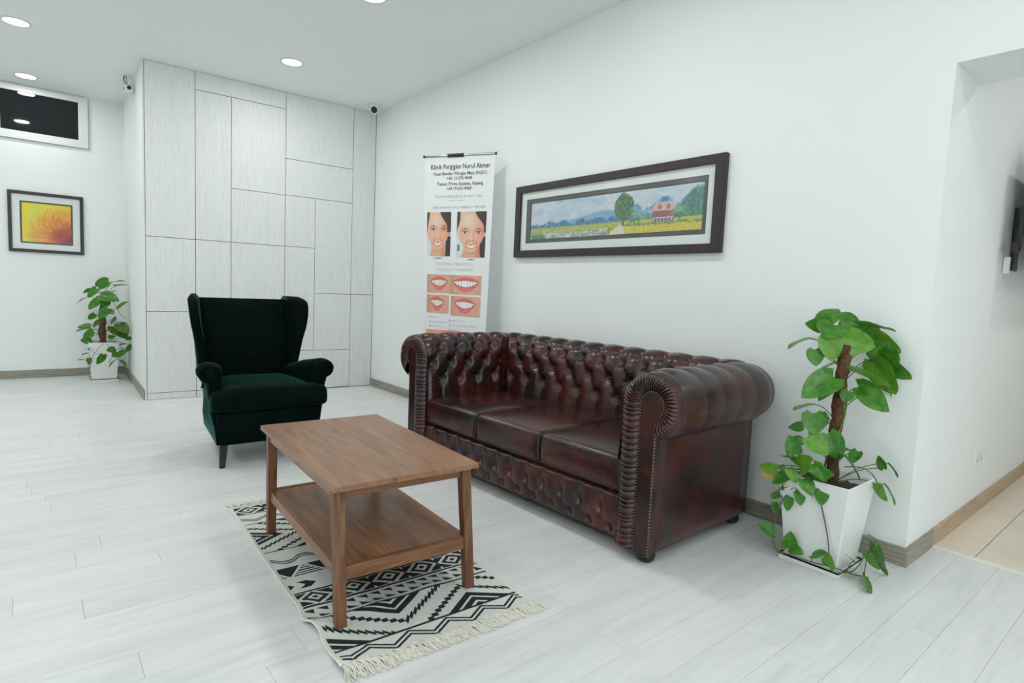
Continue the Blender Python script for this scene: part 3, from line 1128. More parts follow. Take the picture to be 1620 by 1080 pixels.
# ================================================================== rug
RW_, RLn = .69, 1.45
def rug_pattern():
    na, nb = 330, 690
    x, y = grid_coords(nb, na)
    a = x * RW_; b = (1 - y) * RLn            # b = 0 at the near end
    blk = np.zeros(a.shape, bool)
    def line(bc, t=.009):
        return np.abs(b - bc) < t / 2
    def tri(u, p): return np.abs(((u / p) % 1) - .5) * 2      # 0 at the middle of a period
    P5 = RW_ / 5
    # band helper with concentric half diamonds
    def lozenge(r, ser):
        z = ((r < 1) & (r > .70)) | ((r < .60) & (r > .32)) | (r < .20)
        return z
    def big(b0, b1, cs, B, full=False):
        nonlocal blk
        A = .1325
        inb = (b > b0) & (b < b1)
        ser = (np.floor(a / .0105) % 2) * .10
        bm_ = (b0 + b1) / 2
        rs = []
        for k in range(-2, 5):
            c = k * .265
            if full:
                if k % 2 == 0: rs.append(np.abs(a - c) / A + np.abs(b - bm_) / B)
                else:
                    rs.append(np.abs(a - c) / A + np.minimum(b - b0, b1 - b) / B)
            else:
                if k % 2 == 0: rs.append(np.abs(a - c) / A + (b - b0) / B)
                else: rs.append(np.abs(a - c) / A + (b1 - b) / B)
        r = np.min(rs, axis=0)
        z = lozenge(r, ser)
        saw = ((a / .022) % 1) * .16
        s1 = np.abs(r + saw - 1.62) < .11
        blk |= inb & (z | s1)
    # near end double zigzag
    def zig(b0, amp, per, ph=0, t=.008, gap=.017):
        c = b0 + amp * tri(a + ph, per)
        return (np.abs(b - c) < t / 2 * 1.25) | (np.abs(b - c - gap) < t / 2 * 1.25)
    blk |= zig(.004, .044, P5, .03, .0085, .019) & (b < .070)
    blk |= line(.078, .012)
    big(.078, .270, 0, .096)
    blk |= line(.270)
    # small paired triangles
    pt = .046
    f = ((a / pt) % 1); v = (b - .290) / .026
    blk |= (v > 0) & (v < 1) & (f > .1) & (f - .1 < (1 - v) * .8)
    v2 = (b - .324) / .026
    blk |= (v2 > 0) & (v2 < 1) & (f < .9) & ((.9 - f) < v2 * .8)
    blk |= line(.368)
    # diamonds
    def diamonds(b0, b1, ph=0):
        nonlocal blk
        bc = (b0 + b1) / 2; hb = (b1 - b0) / 2 - .010
        d = (np.abs(((a + ph) / P5) % 1 - .5) * P5) / .050 + np.abs(b - bc) / .044
        inb = np.abs(b - bc) < hb
        e = (np.abs(((a + ph) / P5) % 1 - .5) * P5) / .050
        blk |= inb & ((d < .26) | ((d > .58) & (d < 1.0)) | (d > 1.34))
        # keep white chevrons beside the X
        cut = (np.abs(((a + ph) / P5) % 1 - .5) > .47) & (np.abs(b - bc) > .03)
        blk &= ~(inb & cut)
    diamonds(.368, .478)
    blk |= line(.478)
    # arrows and little crosses
    u = (a % (2 * P5)) / (2 * P5)
    vb = (b - .536) / .026
    arrow = (np.abs(vb) < 1) & (((u > .16) & (u + np.abs(vb) * .10 > .26) & (u + np.abs(vb) * .10 < .40)) | ((u < .12 - np.abs(vb) * .10) & (u > 0)))
    cx, cy = (u - .72) * 2 * P5, (b - .536)
    q = .0115
    cross = ((np.abs(cx) > q * .5) & (np.abs(cx) < q * 1.6) & (np.abs(cy) < q * .55)) | ((np.abs(cy) > q * .5) & (np.abs(cy) < q * 1.5) & (np.abs(cx) < q * .7))
    blk |= arrow | cross
    # black and striped triangles
    v = (b - .612) / .084
    f = np.abs(((a + P5 * .2) / P5) % 1 - .5) * 2
    inb = (v > 0) & (v < 1)
    blk |= inb & (f < v * .82) & (v > .05)
    stripe = (np.floor((b - .612) / .0085) % 2 == 0)
    blk |= inb & (1 - f < (1 - v) * .85) & stripe
    # double wave
    c = .735 + .034 * sstep(.15, .85, tri(a, P5))
    blk |= (np.abs(b - c) < .005) | (np.abs(b - c - .018) < .005)
    blk |= line(.862, .006)
    big(.862, 1.196, 0, .083, True)
    blk |= line(1.196, .006)
    blk |= zig(1.225, .040, P5, 0, .007, .017)
    blk |= line(1.322)
    diamonds(1.322, 1.432)
    blk |= line(1.432, .006)
    blk &= (a > .012) & (a < RW_ - .012) & (b > .004) & (b < RLn - .006)
    img = np.zeros(a.shape + (3,))
    img[:] = (.835, .85, .83)
    wv = 1 - .03 * ((np.floor(b / .0042) % 2) == 0)[..., None]
    img *= wv
    img *= (.97 + .03 * vnoise(nb, na, 60, 30, 5))[..., None]
    img[blk] = (.085, .095, .125)
    return img
NL_, NR_, FR_, FL_ = [np.array(p) for p in ((.664, 1.508), (1.361, 1.472), (1.402, 2.915), (.716, 2.950))]
def rug_z(x, b):
    a = x * RW_
    z = .005 + .016 * np.exp(-((b - .262) / .030) ** 2) * np.exp(-a / .10)
    z = z + .014 * np.exp(-((b - .018) / .045) ** 2) * np.exp(-((a - .03) / .06) ** 2)
    z = z + .0035 * np.exp(-((b - .40 - .1 * a) / .05) ** 2) * (1 + np.sin(a * 40)) + .003 * np.exp(-((b - .22 - .15 * a) / .03) ** 2) * (1 + np.sin(a * 30 + 1))
    return z
def rug_fn(x, y):
    b = (1 - y)
    p = ((1 - x)[:, None] * NL_ + x[:, None] * NR_) * (1 - b)[:, None] + ((1 - x)[:, None] * FL_ + x[:, None] * FR_) * b[:, None]
    bb = b * RLn
    shift = -.010 * np.exp(-((bb - .30) / .05) ** 2) * (1 - x) ** 3 + .012 * np.exp(-((bb - .22) / .05) ** 2) * (1 - x) ** 3
    p[:, 0] += shift
    return np.column_stack([p, rug_z(x, bb)])
rug = empty('rug', (0, 0, 0), 0, 'black and white geometric woven rug under the coffee table', 'rug')
rug_top = paint_grid('woven_field', rug_pattern(), rug_fn, M['rug'], rug)
rug_top.data.shade_smooth()
# edge binding
xs_ = np.linspace(0, 1, 60)
bm = bmesh.new()
for side in (0, 1):
    pts = rug_fn(np.full(120, float(side)), np.linspace(0, 1, 120))
    bm_tube(bm, [tuple(p - np.array([0, 0, .0015])) for p in pts], .0042, 6)
tag(link('edge_binding', bm_mesh('edge_binding', bm, True), M['fringe'], rug), None)
# fringe
random.seed(8)
bm = bmesh.new()
for end, cnt in ((1.0, 190), (0.0, 150)):
    for i in range(cnt):
        x = (i + random.random() * .8) / cnt
        p = rug_fn(np.array([x]), np.array([end]))[0]
        for k in range(3):
            L = random.uniform(.048, .078) * (1.0 if end > .5 else .8)
            dx = random.uniform(-.018, .018) + (.012 if end > .5 else 0)
            sg = -1 if end > .5 else 1
            z = p[2]
            pts = []
            for m_ in range(5):
                f = m_ / 4
                pts.append((p[0] + dx * f + .004 * math.sin(f * 5 + i), p[1] + sg * L * f, max(.0015, z + .006 * math.sin(PI * min(1, f * 1.3)) * random.uniform(.3, 1.2) - z * f * .9)))
            bm_tube(bm, pts, [.0016, .0017, .0017, .0016, .0012], 4, False)
tag(link('fringe', bm_mesh('fringe', bm, True), M['fringe'], rug), 'cream knotted fringe along both short ends', kind='stuff')

# ================================================================== panoramic landscape in a dark frame
def landscape():
    h, w_ = 170, 760
    x, y = grid_coords(h, w_)
    asp = 5.45                                   # picture is this much wider than tall
    rs = np.random.RandomState(12)
    img = np.zeros((h, w_, 3))
    img[:] = (.72, .82, .88)
    def dabs(n, xr, yr, size, cols, stretch=1.6, alpha=.8, mask=None):
        for _ in range(n):
            cx, cy = rs.uniform(*xr), rs.uniform(*yr)
            if mask is not None and not mask(cx, cy): continue
            s = size * rs.uniform(.5, 1.3); sx, sy = s * stretch / asp, s
            x0, x1 = max(0, int((cx - sx) * w_)), min(w_, int((cx + sx) * w_) + 2)
            y0, y1 = max(0, int((cy - sy) * h)), min(h, int((cy + sy) * h) + 2)
            if x1 <= x0 or y1 <= y0: continue
            X, Y = x[y0:y1, x0:x1], y[y0:y1, x0:x1]
            m = (np.hypot((X - cx) / sx, (Y - cy) / sy) < 1) * alpha * rs.uniform(.5, 1)
            c = np.array(cols[rs.randint(len(cols))]) * rs.uniform(.93, 1.05)
            blend(img[y0:y1, x0:x1], m, c)
    sky = [(.80, .84, .88), (.70, .81, .88), (.86, .85, .86), (.63, .77, .86), (.84, .82, .84), (.76, .85, .88)]
    dabs(900, (0, 1), (0, .6), .08, sky, 2.4, .55)
    # distant hill
    hill = .52 - .15 * np.exp(-((x - .50) / .13) ** 2)
    blend(img, sstep(0, .05, y - hill) * (x < .66) * sstep(.18, .32, x) * .85, (.50, .67, .81))
    # far trees, blue
    def tline(cx): return .66 - .20 * (.5 + .5 * math.sin(cx * 37) * math.sin(cx * 23 + 1)) * min(1, max(.25, cx / .22)) * (1 if cx < .42 else .55)
    blue = [(.30, .49, .63), (.36, .55, .68), (.26, .44, .57), (.42, .60, .70), (.33, .53, .58)]
    dabs(1900, (0, .60), (.40, .74), .035, blue, .8, .8, lambda cx, cy: cy > tline(cx))
    # right hand wood
    def wline(cx): return .46 - .16 * (.5 + .5 * math.sin(cx * 41)) - .30 * max(0, (cx - .86) / .14)
    dabs(1500, (.58, 1), (.05, .80), .040, [(.40, .60, .74), (.46, .66, .78), (.34, .54, .68), (.52, .70, .78)], .9, .7, lambda cx, cy: cy > wline(cx))
    dabs(900, (.86, 1), (.05, .80), .040, [(.36, .54, .50), (.30, .47, .46), (.44, .60, .50)], .8, .75, lambda cx, cy: cy > wline(cx) + .05)
    dabs(260, (.60, .95), (.58, .80), .035, [(.36, .52, .44), (.44, .60, .46), (.30, .46, .46)], .8, .7)
    # yellow field
    fm = sstep(0, .012, y - (.715 - .03 * sstep(.1, .6, x)))
    blend(img, fm, (.74, .76, .40))
    dabs(900, (0, .6), (.70, .84), .016, [(.66, .72, .34), (.80, .78, .42), (.72, .76, .44), (.58, .68, .36)], 2.2, .8)
    # flooded paddy
    pm = sstep(0, .03, y - (.815 + .015 * np.sin(x * 22))) * sstep(.545, .50, x)
    blend(img, pm, (.72, .77, .77))
    dabs(1100, (0, .52), (.83, 1), .018, [(.78, .82, .83), (.58, .64, .56), (.86, .89, .90), (.64, .70, .66), (.54, .60, .46)], 3.0, .75)
    dabs(60, (.02, .11), (.88, .98), .03, [(.36, .50, .36), (.44, .58, .42)], 1.5, .7)
    # right field
    pc = .600 - .16 * np.maximum(0, y - .76); ph = .010 + .20 * np.maximum(0, y - .76)
    rf = sstep(.0, .01, y - .775) * sstep(0, .012, x - (pc + ph))
    blend(img, rf, (.82, .79, .40))
    dabs(900, (.63, 1), (.79, 1), .022, [(.84, .80, .40), (.76, .76, .38), (.88, .82, .46), (.66, .72, .36), (.84, .72, .36)], .5, .7, lambda cx, cy: cx > .63 + .1 * (cy - .79))
    # path
    blend(img, sstep(1.1, .85, np.abs(x - pc) / ph) * sstep(.745, .78, y), (.87, .83, .77))
    dabs(120, (.52, .58), (.80, 1), .03, [(.58, .66, .32), (.70, .72, .36), (.46, .58, .32)], .8, .7, lambda cx, cy: cx < .585 - .20 * (cy - .76) - .02)
    # big tree beside the path
    blend(img, (np.abs(x - .607) < .0045) * (y > .45) * (y < .80), (.40, .37, .38))
    dabs(520, (.555, .662), (.06, .66), .040, [(.30, .44, .36), (.38, .52, .36), (.26, .40, .38), (.46, .58, .36), (.34, .50, .42), (.52, .62, .38)], .9, .85,
         lambda cx, cy: ((cx - .608) / .050) ** 2 + ((cy - .36) / .29) ** 2 < 1)
    # palms
    def palm(cx, cy, L, n, col, a0=-.2, a1=PI + .2):
        for k in range(n):
            a = a0 + (a1 - a0) * k / (n - 1)
            for i in range(22):
                f = i / 21
                px = cx + math.cos(a) * L * f / asp; py = cy - math.sin(a) * L * f * .9 + .55 * L * f * f
                dabs(1, (px, px), (py, py), .016 * (1.1 - .6 * f), [col, tuple(c * .88 for c in col)], 1, .9)
    palm(.818, .30, .22, 9, (.36, .55, .76))
    # stilt house
    n3 = vnoise(h, w_, 60, 260, 3)
    ww = (x > .762) * (x < .862)
    blend(img, ww * (y > .50) * (y < .67), (.55, .37, .38))
    blend(img, ww * (y > .51) * (y < .66) * (np.sin(x * 560) > .2) * .7, (.73, .54, .50))
    blend(img, ww * (y > .67) * (y < .79), (.46, .46, .60))
    blend(img, ww * (y > .665) * (y < .79) * (np.abs((x * 58) % 1 - .5) < .10), (.88, .87, .88))
    blend(img, ww * (np.abs(y - .675) < .008), (.86, .84, .85))
    roof = (y > .34) * (y < .53) * (x > .778 - .032 * (y - .34) / .19) * (x < .852 + .028 * (y - .34) / .19)
    blend(img, roof, (.82, .72, .68)); blend(img, roof * (n3 > .58) * .7, (.71, .56, .52)); blend(img, roof * (np.sin(x * 800) > .5) * .45, (.92, .86, .83))
    for cx in (.795, .837):
        blend(img, (np.hypot((x - cx) / .010, (y - .445) / .055) < 1) * .75, (.64, .44, .40))
    palm(.692, .60, .30, 9, (.60, .76, .58)); palm(.893, .56, .34, 9, (.58, .76, .60)); palm(.66, .70, .14, 7, (.44, .60, .44))
    blend(img, (np.abs(x - .692) < .005) * (y > .62) * (y < .80) * .7, (.42, .55, .42)); blend(img, (np.abs(x - .893) < .005) * (y > .58) * (y < .80) * .7, (.42, .52, .44))
    dabs(200, (.62, 1), (.76, .81), .02, [(.44, .54, .36), (.56, .64, .40), (.70, .72, .44)], 1.6, .7)
    return np.clip(img, 0, 1)

def frame_ring(name, o, i, d0, d1, axis, mat, parent):
    """rectangular ring; o,i = (a0,a1,z0,z1); d0 wall side, d1 room side"""
    bm = bmesh.new()
    def V(a, z, d): return bm.verts.new((d, a, z) if axis == 'x' else (a, d, z))
    def ring(r, d): return [V(r[0], r[2], d), V(r[1], r[2], d), V(r[1], r[3], d), V(r[0], r[3], d)]
    ob, of, inf, inb = ring(o, d0), ring(o, d1), ring(i, d1), ring(i, d0)
    for A_, B_ in ((ob, of), (of, inf), (inf, inb), (inb, ob)):
        for k in range(4):
            bm.faces.new((A_[k], A_[(k + 1) % 4], B_[(k + 1) % 4], B_[k]))
    bmesh.ops.bevel(bm, geom=[e for e in bm.edges], offset=.002, segments=2, affect='EDGES')
    return link(name, bm_mesh(name, bm), mat, parent)
fr = empty('framed_landscape', (XW, 2.6, 1.36), 0, 'wide dark framed village landscape painting on the wall above the sofa', 'picture')
fr.location = (XW, 2.596, 1.362)
def Y_(y): return y - 2.596
def Z_(z): return z - 1.362
frame_ring('frame', (Y_(1.729), Y_(3.463), Z_(1.362), Z_(1.888)), (Y_(1.790), Y_(3.405), Z_(1.412), Z_(1.838)), -.001, -.034, 'x', M['frame_brown'], fr)
frame_ring('mount', (Y_(1.78), Y_(3.415), Z_(1.402), Z_(1.848)), (Y_(1.836), Y_(3.347), Z_(1.467), Z_(1.784)), -.012, -.016, 'x', M['mat_white'], fr)
frame_ring('inner_mount', (Y_(1.826), Y_(3.357), Z_(1.457), Z_(1.794)), (Y_(1.862), Y_(3.302), Z_(1.493), Z_(1.755)), -.009, -.013, 'x', M['mat_grey'], fr)
paint_grid('painting', landscape(), lambda x, y: np.column_stack([np.full(x.shape, -.008), Y_(3.31) + (Y_(1.855) - Y_(3.31)) * x, Z_(1.76) + (Z_(1.488) - Z_(1.76)) * y]), M['print'], fr)
box('glass', -.024, -.022, Y_(1.785), Y_(3.41), Z_(1.407), Z_(1.843), M['glass'], fr)

# ================================================================== small yellow and red picture
def abstract():
    h, w_ = 170, 210
    x, y = grid_coords(h, w_)
    img = np.zeros((h, w_, 3)); img[:] = (.90, .84, .16)
    n = fbm(h, w_, 5, 6, 2)
    blend(img, sstep(.45, .65, n), (.82, .85, .27)); blend(img, sstep(.10, .02, x), (.92, .80, .06))
    d = np.hypot((x - .95) / .95, (y - .85) / .85)
    blend(img, sstep(1.0, .60, d + .25 * (n - .5)) * .75, (.90, .60, .14))
    blend(img, sstep(.72, .30, d + .2 * (n - .5)) * .8, (.80, .36, .11))
    blend(img, sstep(.42, .10, d), (.52, .09, .11))
    rs = np.random.RandomState(4)
    for k in range(520):
        a = rs.uniform(-.25, PI * .62); r0 = rs.uniform(.05, .80); L = rs.uniform(.12, .32); cv = rs.uniform(-.9, .9)
        col = [(.93, .70, .16), (.80, .34, .08), (.95, .80, .25), (.62, .16, .10), (.88, .52, .10)][rs.randint(5)]
        if r0 < .3: col = [(.74, .24, .12), (.45, .06, .10), (.82, .40, .14)][rs.randint(3)]
        for i in range(26):
            f = i / 25
            aa = a + cv * f * .5; rr = r0 + L * f
            px, py = .95 - rr * .95 * math.cos(aa), .85 - rr * .85 * math.sin(aa)
            ix, iy = int(px * w_), int(py * h)
            if 1 <= ix < w_ - 1 and 1 <= iy < h - 1:
                img[iy, ix] = img[iy, ix] * .25 + np.array(col) * .75
                img[iy, ix + 1] = img[iy, ix + 1] * .6 + np.array(col) * .4
    return img
sp = empty('framed_abstract', (.139, YF, 1.286), 0, 'small charcoal framed yellow and red abstract picture below the dark window', 'picture')
def A2(x): return x - .139
def Z2(z): return z - 1.286
frame_ring('frame', (A2(-.163), A2(.442), Z2(1.286), Z2(1.889)), (A2(-.133), A2(.412), Z2(1.317), Z2(1.858)), -.001, -.028, 'y', M['frame_black'], sp)
frame_ring('mount', (A2(-.137), A2(.416), Z2(1.313), Z2(1.862)), (A2(-.070), A2(.350), Z2(1.377), Z2(1.793)), -.010, -.014, 'y', M['mat_white'], sp)
frame_ring('inner_mount', (A2(-.075), A2(.355), Z2(1.372), Z2(1.798)), (A2(-.057), A2(.338), Z2(1.391), Z2(1.780)), -.008, -.011, 'y', M['black_plastic'], sp)
paint_grid('print', abstract(), lambda x, y: np.column_stack([A2(-.06) + .401 * x, np.full(x.shape, -.007), Z2(1.783) - .395 * y]), M['print'], sp)
box('glass', A2(-.135), A2(.414), -.020, -.018, Z2(1.315), Z2(1.860), M['glass'], sp)
# ================================================================== roll-up banner
BW = .613
BC = Vector((2.617, 3.902, 0))
ZT = 2.150
def bdir(z):
    a = R(-73.5 + 12.3 * z / ZT)
    return Vector((math.cos(a), math.sin(a), 0))
def bpt(f, z, off=0):
    """f 0..1 across, z height, off towards the viewer"""
    d = bdir(z); n = Vector((d.y, -d.x, 0))
    if n.dot(Vector((-1, -1, 0))) < 0: n = -n
    p = d * ((f - .5) * BW) + n * off
    return (p.x, p.y, z)
bn = empty('rollup_banner', BC, 0, 'white roll-up clinic banner with smiling faces standing behind the sofa', 'banner')
V = []; F = []
nz = 30
for i in range(nz + 1):
    z = .07 + (ZT - .075) * i / nz
    for k, (f, off) in enumerate(((0, 0), (.5, 0), (1, 0))):
        V.append(bpt(f, z, .0004)); 
for i in range(nz):
    for k in range(2):
        F.append((3 * i + k, 3 * i + k + 1, 3 * i + k + 4, 3 * i + k + 3))
sheet = link('print_sheet', mesh('print_sheet', V, F), M['banner'], bn)
md = sheet.modifiers.new('thick', 'SOLIDIFY'); md.thickness = .0006; md.offset = 0
d = bdir(ZT); n = Vector((-abs(d.y), d.x if d.y < 0 else -d.x, 0))
tube('top_rail', [bpt(-.008, ZT, .002), bpt(1.008, ZT, .002)], .0095, M['steel'], bn, 12)
tube('rail_clip', [bpt(.34, ZT, .004), bpt(.57, ZT, .004)], .0145, M['black_plastic'], bn, 12)
for f in (-.014, 1.014): tube('end_cap', [bpt(f - .006, ZT, .002), bpt(f + .006, ZT, .002)], .0125, M['black_plastic'], bn, 12)
tube('pole', [bpt(.5, .06, -.03), bpt(.5, ZT - .01, -.012)], .009, M['steel'], bn, 10)
ang = math.atan2(bdir(0).y, bdir(0).x)
bs = rounded_box('base', -BW / 2 - .02, BW / 2 + .02, -.055, .045, 0, .075, .02, M['steel'], bn, 8)
bs.rotation_euler = (0, 0, ang)

def lettering(text, f0, f1, zc, cap, mat, bold=0, f_align=None):
    cu = bpy.data.curves.new('lettering', 'FONT')
    cu.body = text; cu.size = 1; cu.offset = bold; cu.resolution_u = 2
    ob = bpy.data.objects.new('lettering', cu); C.objects.link(ob)
    bpy.context.view_layer.update()
    me = bpy.data.meshes.new_from_object(ob.evaluated_get(bpy.context.evaluated_depsgraph_get()))
    bpy.data.objects.remove(ob); bpy.data.curves.remove(cu)
    co = np.array([v.co[:2] for v in me.vertices])
    x0, x1 = co[:, 0].min(), co[:, 0].max()
    s = cap / .70
    for v in me.vertices:
        f = f0 + (f1 - f0) * (v.co.x - x0) / (x1 - x0)
        z = zc + (v.co.y - .35) * s
        v.co = bpt(f, z, .0022)
    me.name = 'lettering'
    return link('lettering', me, mat, sheet)
lettering('Klinik Pergigian Nurul Akmar', .09, .945, 2.066, .037, M['ink'], .012)
lettering('Pusat Bandar Wangsa Maju (KLSC)', .13, .90, 2.012, .025, M['ink'], .010)
lettering('+60 13-270 4068', .33, .69, 1.975, .024, M['ink'], .010)
lettering('Taman Prima Saujana, Kajang', .185, .85, 1.932, .025, M['ink'], .010)
lettering('+60 19-226 4068', .33, .69, 1.895, .024, M['ink'], .010)
lettering('NATURALLY BEAUTIFUL,', .20, .76, 1.303, .021, M['grey_ink'], .004)
lettering('NATURALLY CONFIDENT', .20, .78, 1.256, .021, M['grey_ink'], .004)
# lines of print too small to read
def print_line(f0, f1, zc, h, mat, seed):
    random.seed(seed)
    bm = bmesh.new()
    f = f0
    while f < f1 - .004:
        wd = min(random.uniform(.008, .020), f1 - f)
        hh = h * random.uniform(.45, 1.0)
        q = [bm.verts.new(bpt(ff, zz, .0022)) for ff, zz in ((f, zc - hh / 2), (f + wd, zc - hh / 2), (f + wd, zc + hh / 2), (f, zc + hh / 2))]
        bm.faces.new(q)
        f += wd + random.choice((.005, .006, .008, .018))
    tag(link('print_line', bm_mesh('print_line', bm, fix=False), mat, sheet), kind='stuff')
print_line(.16, .86, 1.833, .022, M['grey_ink'], 1)
print_line(.38, .58, 1.800, .010, M['grey_ink'], 2)
print_line(.13, .90, 1.748, .022, plain('blue_grey_ink', (.50, .57, .62), .6), 3)
print_line(.15, .29, 1.346, .009, M['ink'], 4)
print_line(.68, .78, 1.338, .009, M['ink'], 5)
for i, (a, b, c_, d_) in enumerate(((.13, .26, .45, .68), (.13, .40, .45, .84), (.13, .33, .45, .62))):
    print_line(a, b, .868 - .037 * i, .012, M['grey_ink'], 10 + i)
    print_line(c_, d_, .848 - .037 * i, .012, M['grey_ink'], 20 + i)
    for ff, zz in ((a - .022, .868 - .037 * i), (c_ - .022, .848 - .037 * i)):
        link('bullet', mesh('bullet', [bpt(ff, zz - .005, .0022), bpt(ff + .012, zz - .005, .0022), bpt(ff + .012, zz + .005, .0022), bpt(ff, zz + .005, .0022)], [(0, 1, 2, 3)]), M['ink'], sheet)

def portrait(v):
    h, w_ = 150, 90
    x, y = grid_coords(h, w_)
    img = np.zeros((h, w_, 3)); img[:] = (.83, .87, .87)
    hair = (.27, .22, .22)
    ex0, ex1, ey, mx, my, cx = ((.27, .72, .395, .47, .715, .46), (.29, .76, .455, .52, .755, .51))[v]
    n = fbm(h, w_, 6, 5, 3 + v); n3 = vnoise(h, w_, 90, 30, 4)
    # hair behind
    blend(img, sstep(.52, .47, np.hypot((x - cx) / 1.02, (y - .30) / .85)) * (x > cx), hair)
    blend(img, sstep(.52, .47, np.hypot((x - cx) / .98, (y - .22) / .62)) * (x <= cx), hair)
    blend(img, sstep(.0, .03, x - (.78 - .05 * v)) * (y > .55), hair)
    if v: blend(img, np.exp(-((x - .08) / .03) ** 2) * (y > .72) * (y < .86), hair)
    # neck and shoulder
    nk = (x > cx - .26 - .5 * np.maximum(0, y - .86)) * (x < cx + .30 + .2 * np.maximum(0, y - .8)) * (y > .62)
    blend(img, nk * 1.0, (.86, .66, .55)); blend(img, nk * sstep(cx + .05, cx + .3, x) * .6, (.78, .50, .38))
    # ear
    blend(img, sstep(1, .8, np.hypot((x - .93) / .06, (y - .47) / .09)), (.84, .56, .46))
    # face
    fx = (x - cx) / (.46 - .16 * sstep(.55, .95, y)); fy = (y - .40) / .50
    fm = sstep(1.0, .95, np.hypot(fx, fy)) * (y > .02)
    fm = np.maximum(fm, sstep(.40, .34, np.abs(x - cx + .03)) * (y < .45))
    skin = np.zeros((h, w_, 3)); skin[:] = (.90, .72, .62)
    blend(skin, np.exp(-((x - cx + .1) / .25) ** 2 - ((y - .20) / .16) ** 2) * .8, (.89, .83, .77))
    blend(skin, sstep(.55, .95, x) * .8, ((.88, .58, .40), (.86, .60, .50))[v])
    for c_ in (ex0 - .05, ex1 + .05): blend(skin, np.exp(-((x - c_) / .13) ** 2 - ((y - .60) / .09) ** 2) * .5, (.93, .66, .58))
    img[:] = img * (1 - fm[..., None]) + skin * fm[..., None]
    # hairline
    blend(img, sstep(.0, .04, .14 - x + .10 * np.sin(y * 9) * 0 - .25 * y) * (y < .5) * .9, hair)
    blend(img, sstep(0, .05, x - (.83 + .08 * v) + .30 * sstep(.35, 0, y)) * (y < .45), hair)
    for e in (ex0, ex1):
        blend(img, np.exp(-((x - e) / .12) ** 2 - ((y - ey + .01) / .035) ** 2) * .45, (.62, .40, .34))
        blend(img, sstep(1, .7, np.hypot((x - e) / .085, (y - ey) / .026)), (.88, .82, .80))
        blend(img, sstep(1, .7, np.hypot((x - e) / .036, (y - ey) / .027)), (.20, .13, .12))
        blend(img, np.exp(-((x - e) / .10) ** 2 - ((y - ey + .026) / .008) ** 2) * .9, (.24, .16, .16))
        blend(img, np.exp(-((x - e) / .11) ** 2 - ((y - (ey - .085 + .35 * (x - e) ** 2 * 6)) / .014) ** 2) * .8, (.40, .26, .22))
    # nose
    nx = (ex0 + ex1) / 2
    blend(img, np.exp(-((x - nx - .055) / .03) ** 2 - ((y - ey - .10) / .10) ** 2) * .5, (.80, .50, .38))
    blend(img, np.exp(-((x - nx) / .05) ** 2 - ((y - ey - .13) / .08) ** 2) * .5, (.95, .84, .78))
    for s_ in (-.06, .06): blend(img, np.exp(-((x - nx - s_) / .028) ** 2 - ((y - my + .115) / .014) ** 2) * .8, (.55, .30, .26))
    for s_ in (-1, 1):
        c_ = mx + s_ * (.15 + .35 * (y - my + .12))
        blend(img, np.exp(-((x - c_) / .018) ** 2) * (np.abs(y - my + .05) < .075) * .6, (.72, .42, .34))
    # mouth
    curve = my - .030 - .30 * (x - mx) ** 2 * 3
    u = (x - mx) / .19
    up, lo = my - .015 - .055 * u ** 2, my + .045 - .100 * u ** 2
    ins = (np.abs(u) < 1)
    blend(img, ins * sstep(0, .01, y - up + .022) * sstep(0, .01, lo + .022 - y), (.78, .38, .38))
    blend(img, ins * (y > up) * (y < lo) * (np.abs(u) < .9), (.93, .91, .90))
    blend(img, ins * (y > up) * (y < lo) * (np.abs(np.sin(x * 75)) < .16) * .35, (.65, .55, .52))
    blend(img, np.exp(-((x - mx) / .14) ** 2 - ((y - my - .15) / .02) ** 2) * .4, (.72, .46, .38))
    return img
def smile(v):
    h, w_ = 60, 80
    x, y = grid_coords(h, w_)
    img = np.zeros((h, w_, 3)); img[:] = (.87, .70, .60)
    n = fbm(h, w_, 4, 5, 30 + v)
    blend(img, n * .5, (.76, .54, .44)); blend(img, sstep(.25, 0, x) * .4, (.70, .50, .42))
    cx = (.52, .50, .46, .48)[v]; half = (.40, .46, .34, .38)[v]; sk = (0, 0, .10, .08)[v]
    u = (x - cx) / half
    yc = y - sk * (.5 - x) * -1
    up, lo = .26 + .10 * u ** 2, .64 - .34 * u ** 2
    ins = np.abs(u) < 1
    lip_t, lip_b = up - .16 * (1 - u ** 2) - .02, lo + .22 * (1 - u ** 2) + .02
    blend(img, ins * sstep(0, .04, yc - lip_t) * sstep(0, .04, lip_b - yc), (.86, .42, .44))
    blend(img, ins * np.exp(-((yc - lo - .10) / .05) ** 2 - (u / .5) ** 2) * .6, (.95, .58, .60))
    blend(img, ins * (yc > up) * (yc < lo), (.45, .14, .15))
    te = ins * (yc > up + .02) * (yc < lo - .05 + .04 * np.abs(np.sin(x * 34))) * (np.abs(u) < .93)
    blend(img, te, ((.90, .88, .82), (.92, .92, .90))[v % 2])
    blend(img, te * (np.abs(np.sin(x * 34)) < .18) * .6, (.62, .50, .47))
    return img
def photo(name, img, f0, f1, z0, z1):
    def fn(x, y):
        return np.array([bpt(f0 + (f1 - f0) * a, z1 + (z0 - z1) * b, .0022) for a, b in zip(x, y)])
    return paint_grid(name, img, fn, M['print'], sheet)
photo('face_photo', portrait(0), .045, .41, 1.362, 1.712)
photo('face_photo', portrait(1), .50, .925, 1.355, 1.712)
photo('smile_photo', smile(0), .06, .425, 1.066, 1.215)
photo('smile_photo', smile(1), .425, .90, 1.062, 1.213)
photo('smile_photo', smile(2), .06, .415, .902, 1.050)
photo('smile_photo', smile(3), .445, .90, .890, 1.048)
strip = np.zeros((20, 60, 3)); strip[:] = (.90, .62, .52)
_x, _y = grid_coords(20, 60)
blend(strip, sstep(.25, .5, _x), (.88, .42, .42))
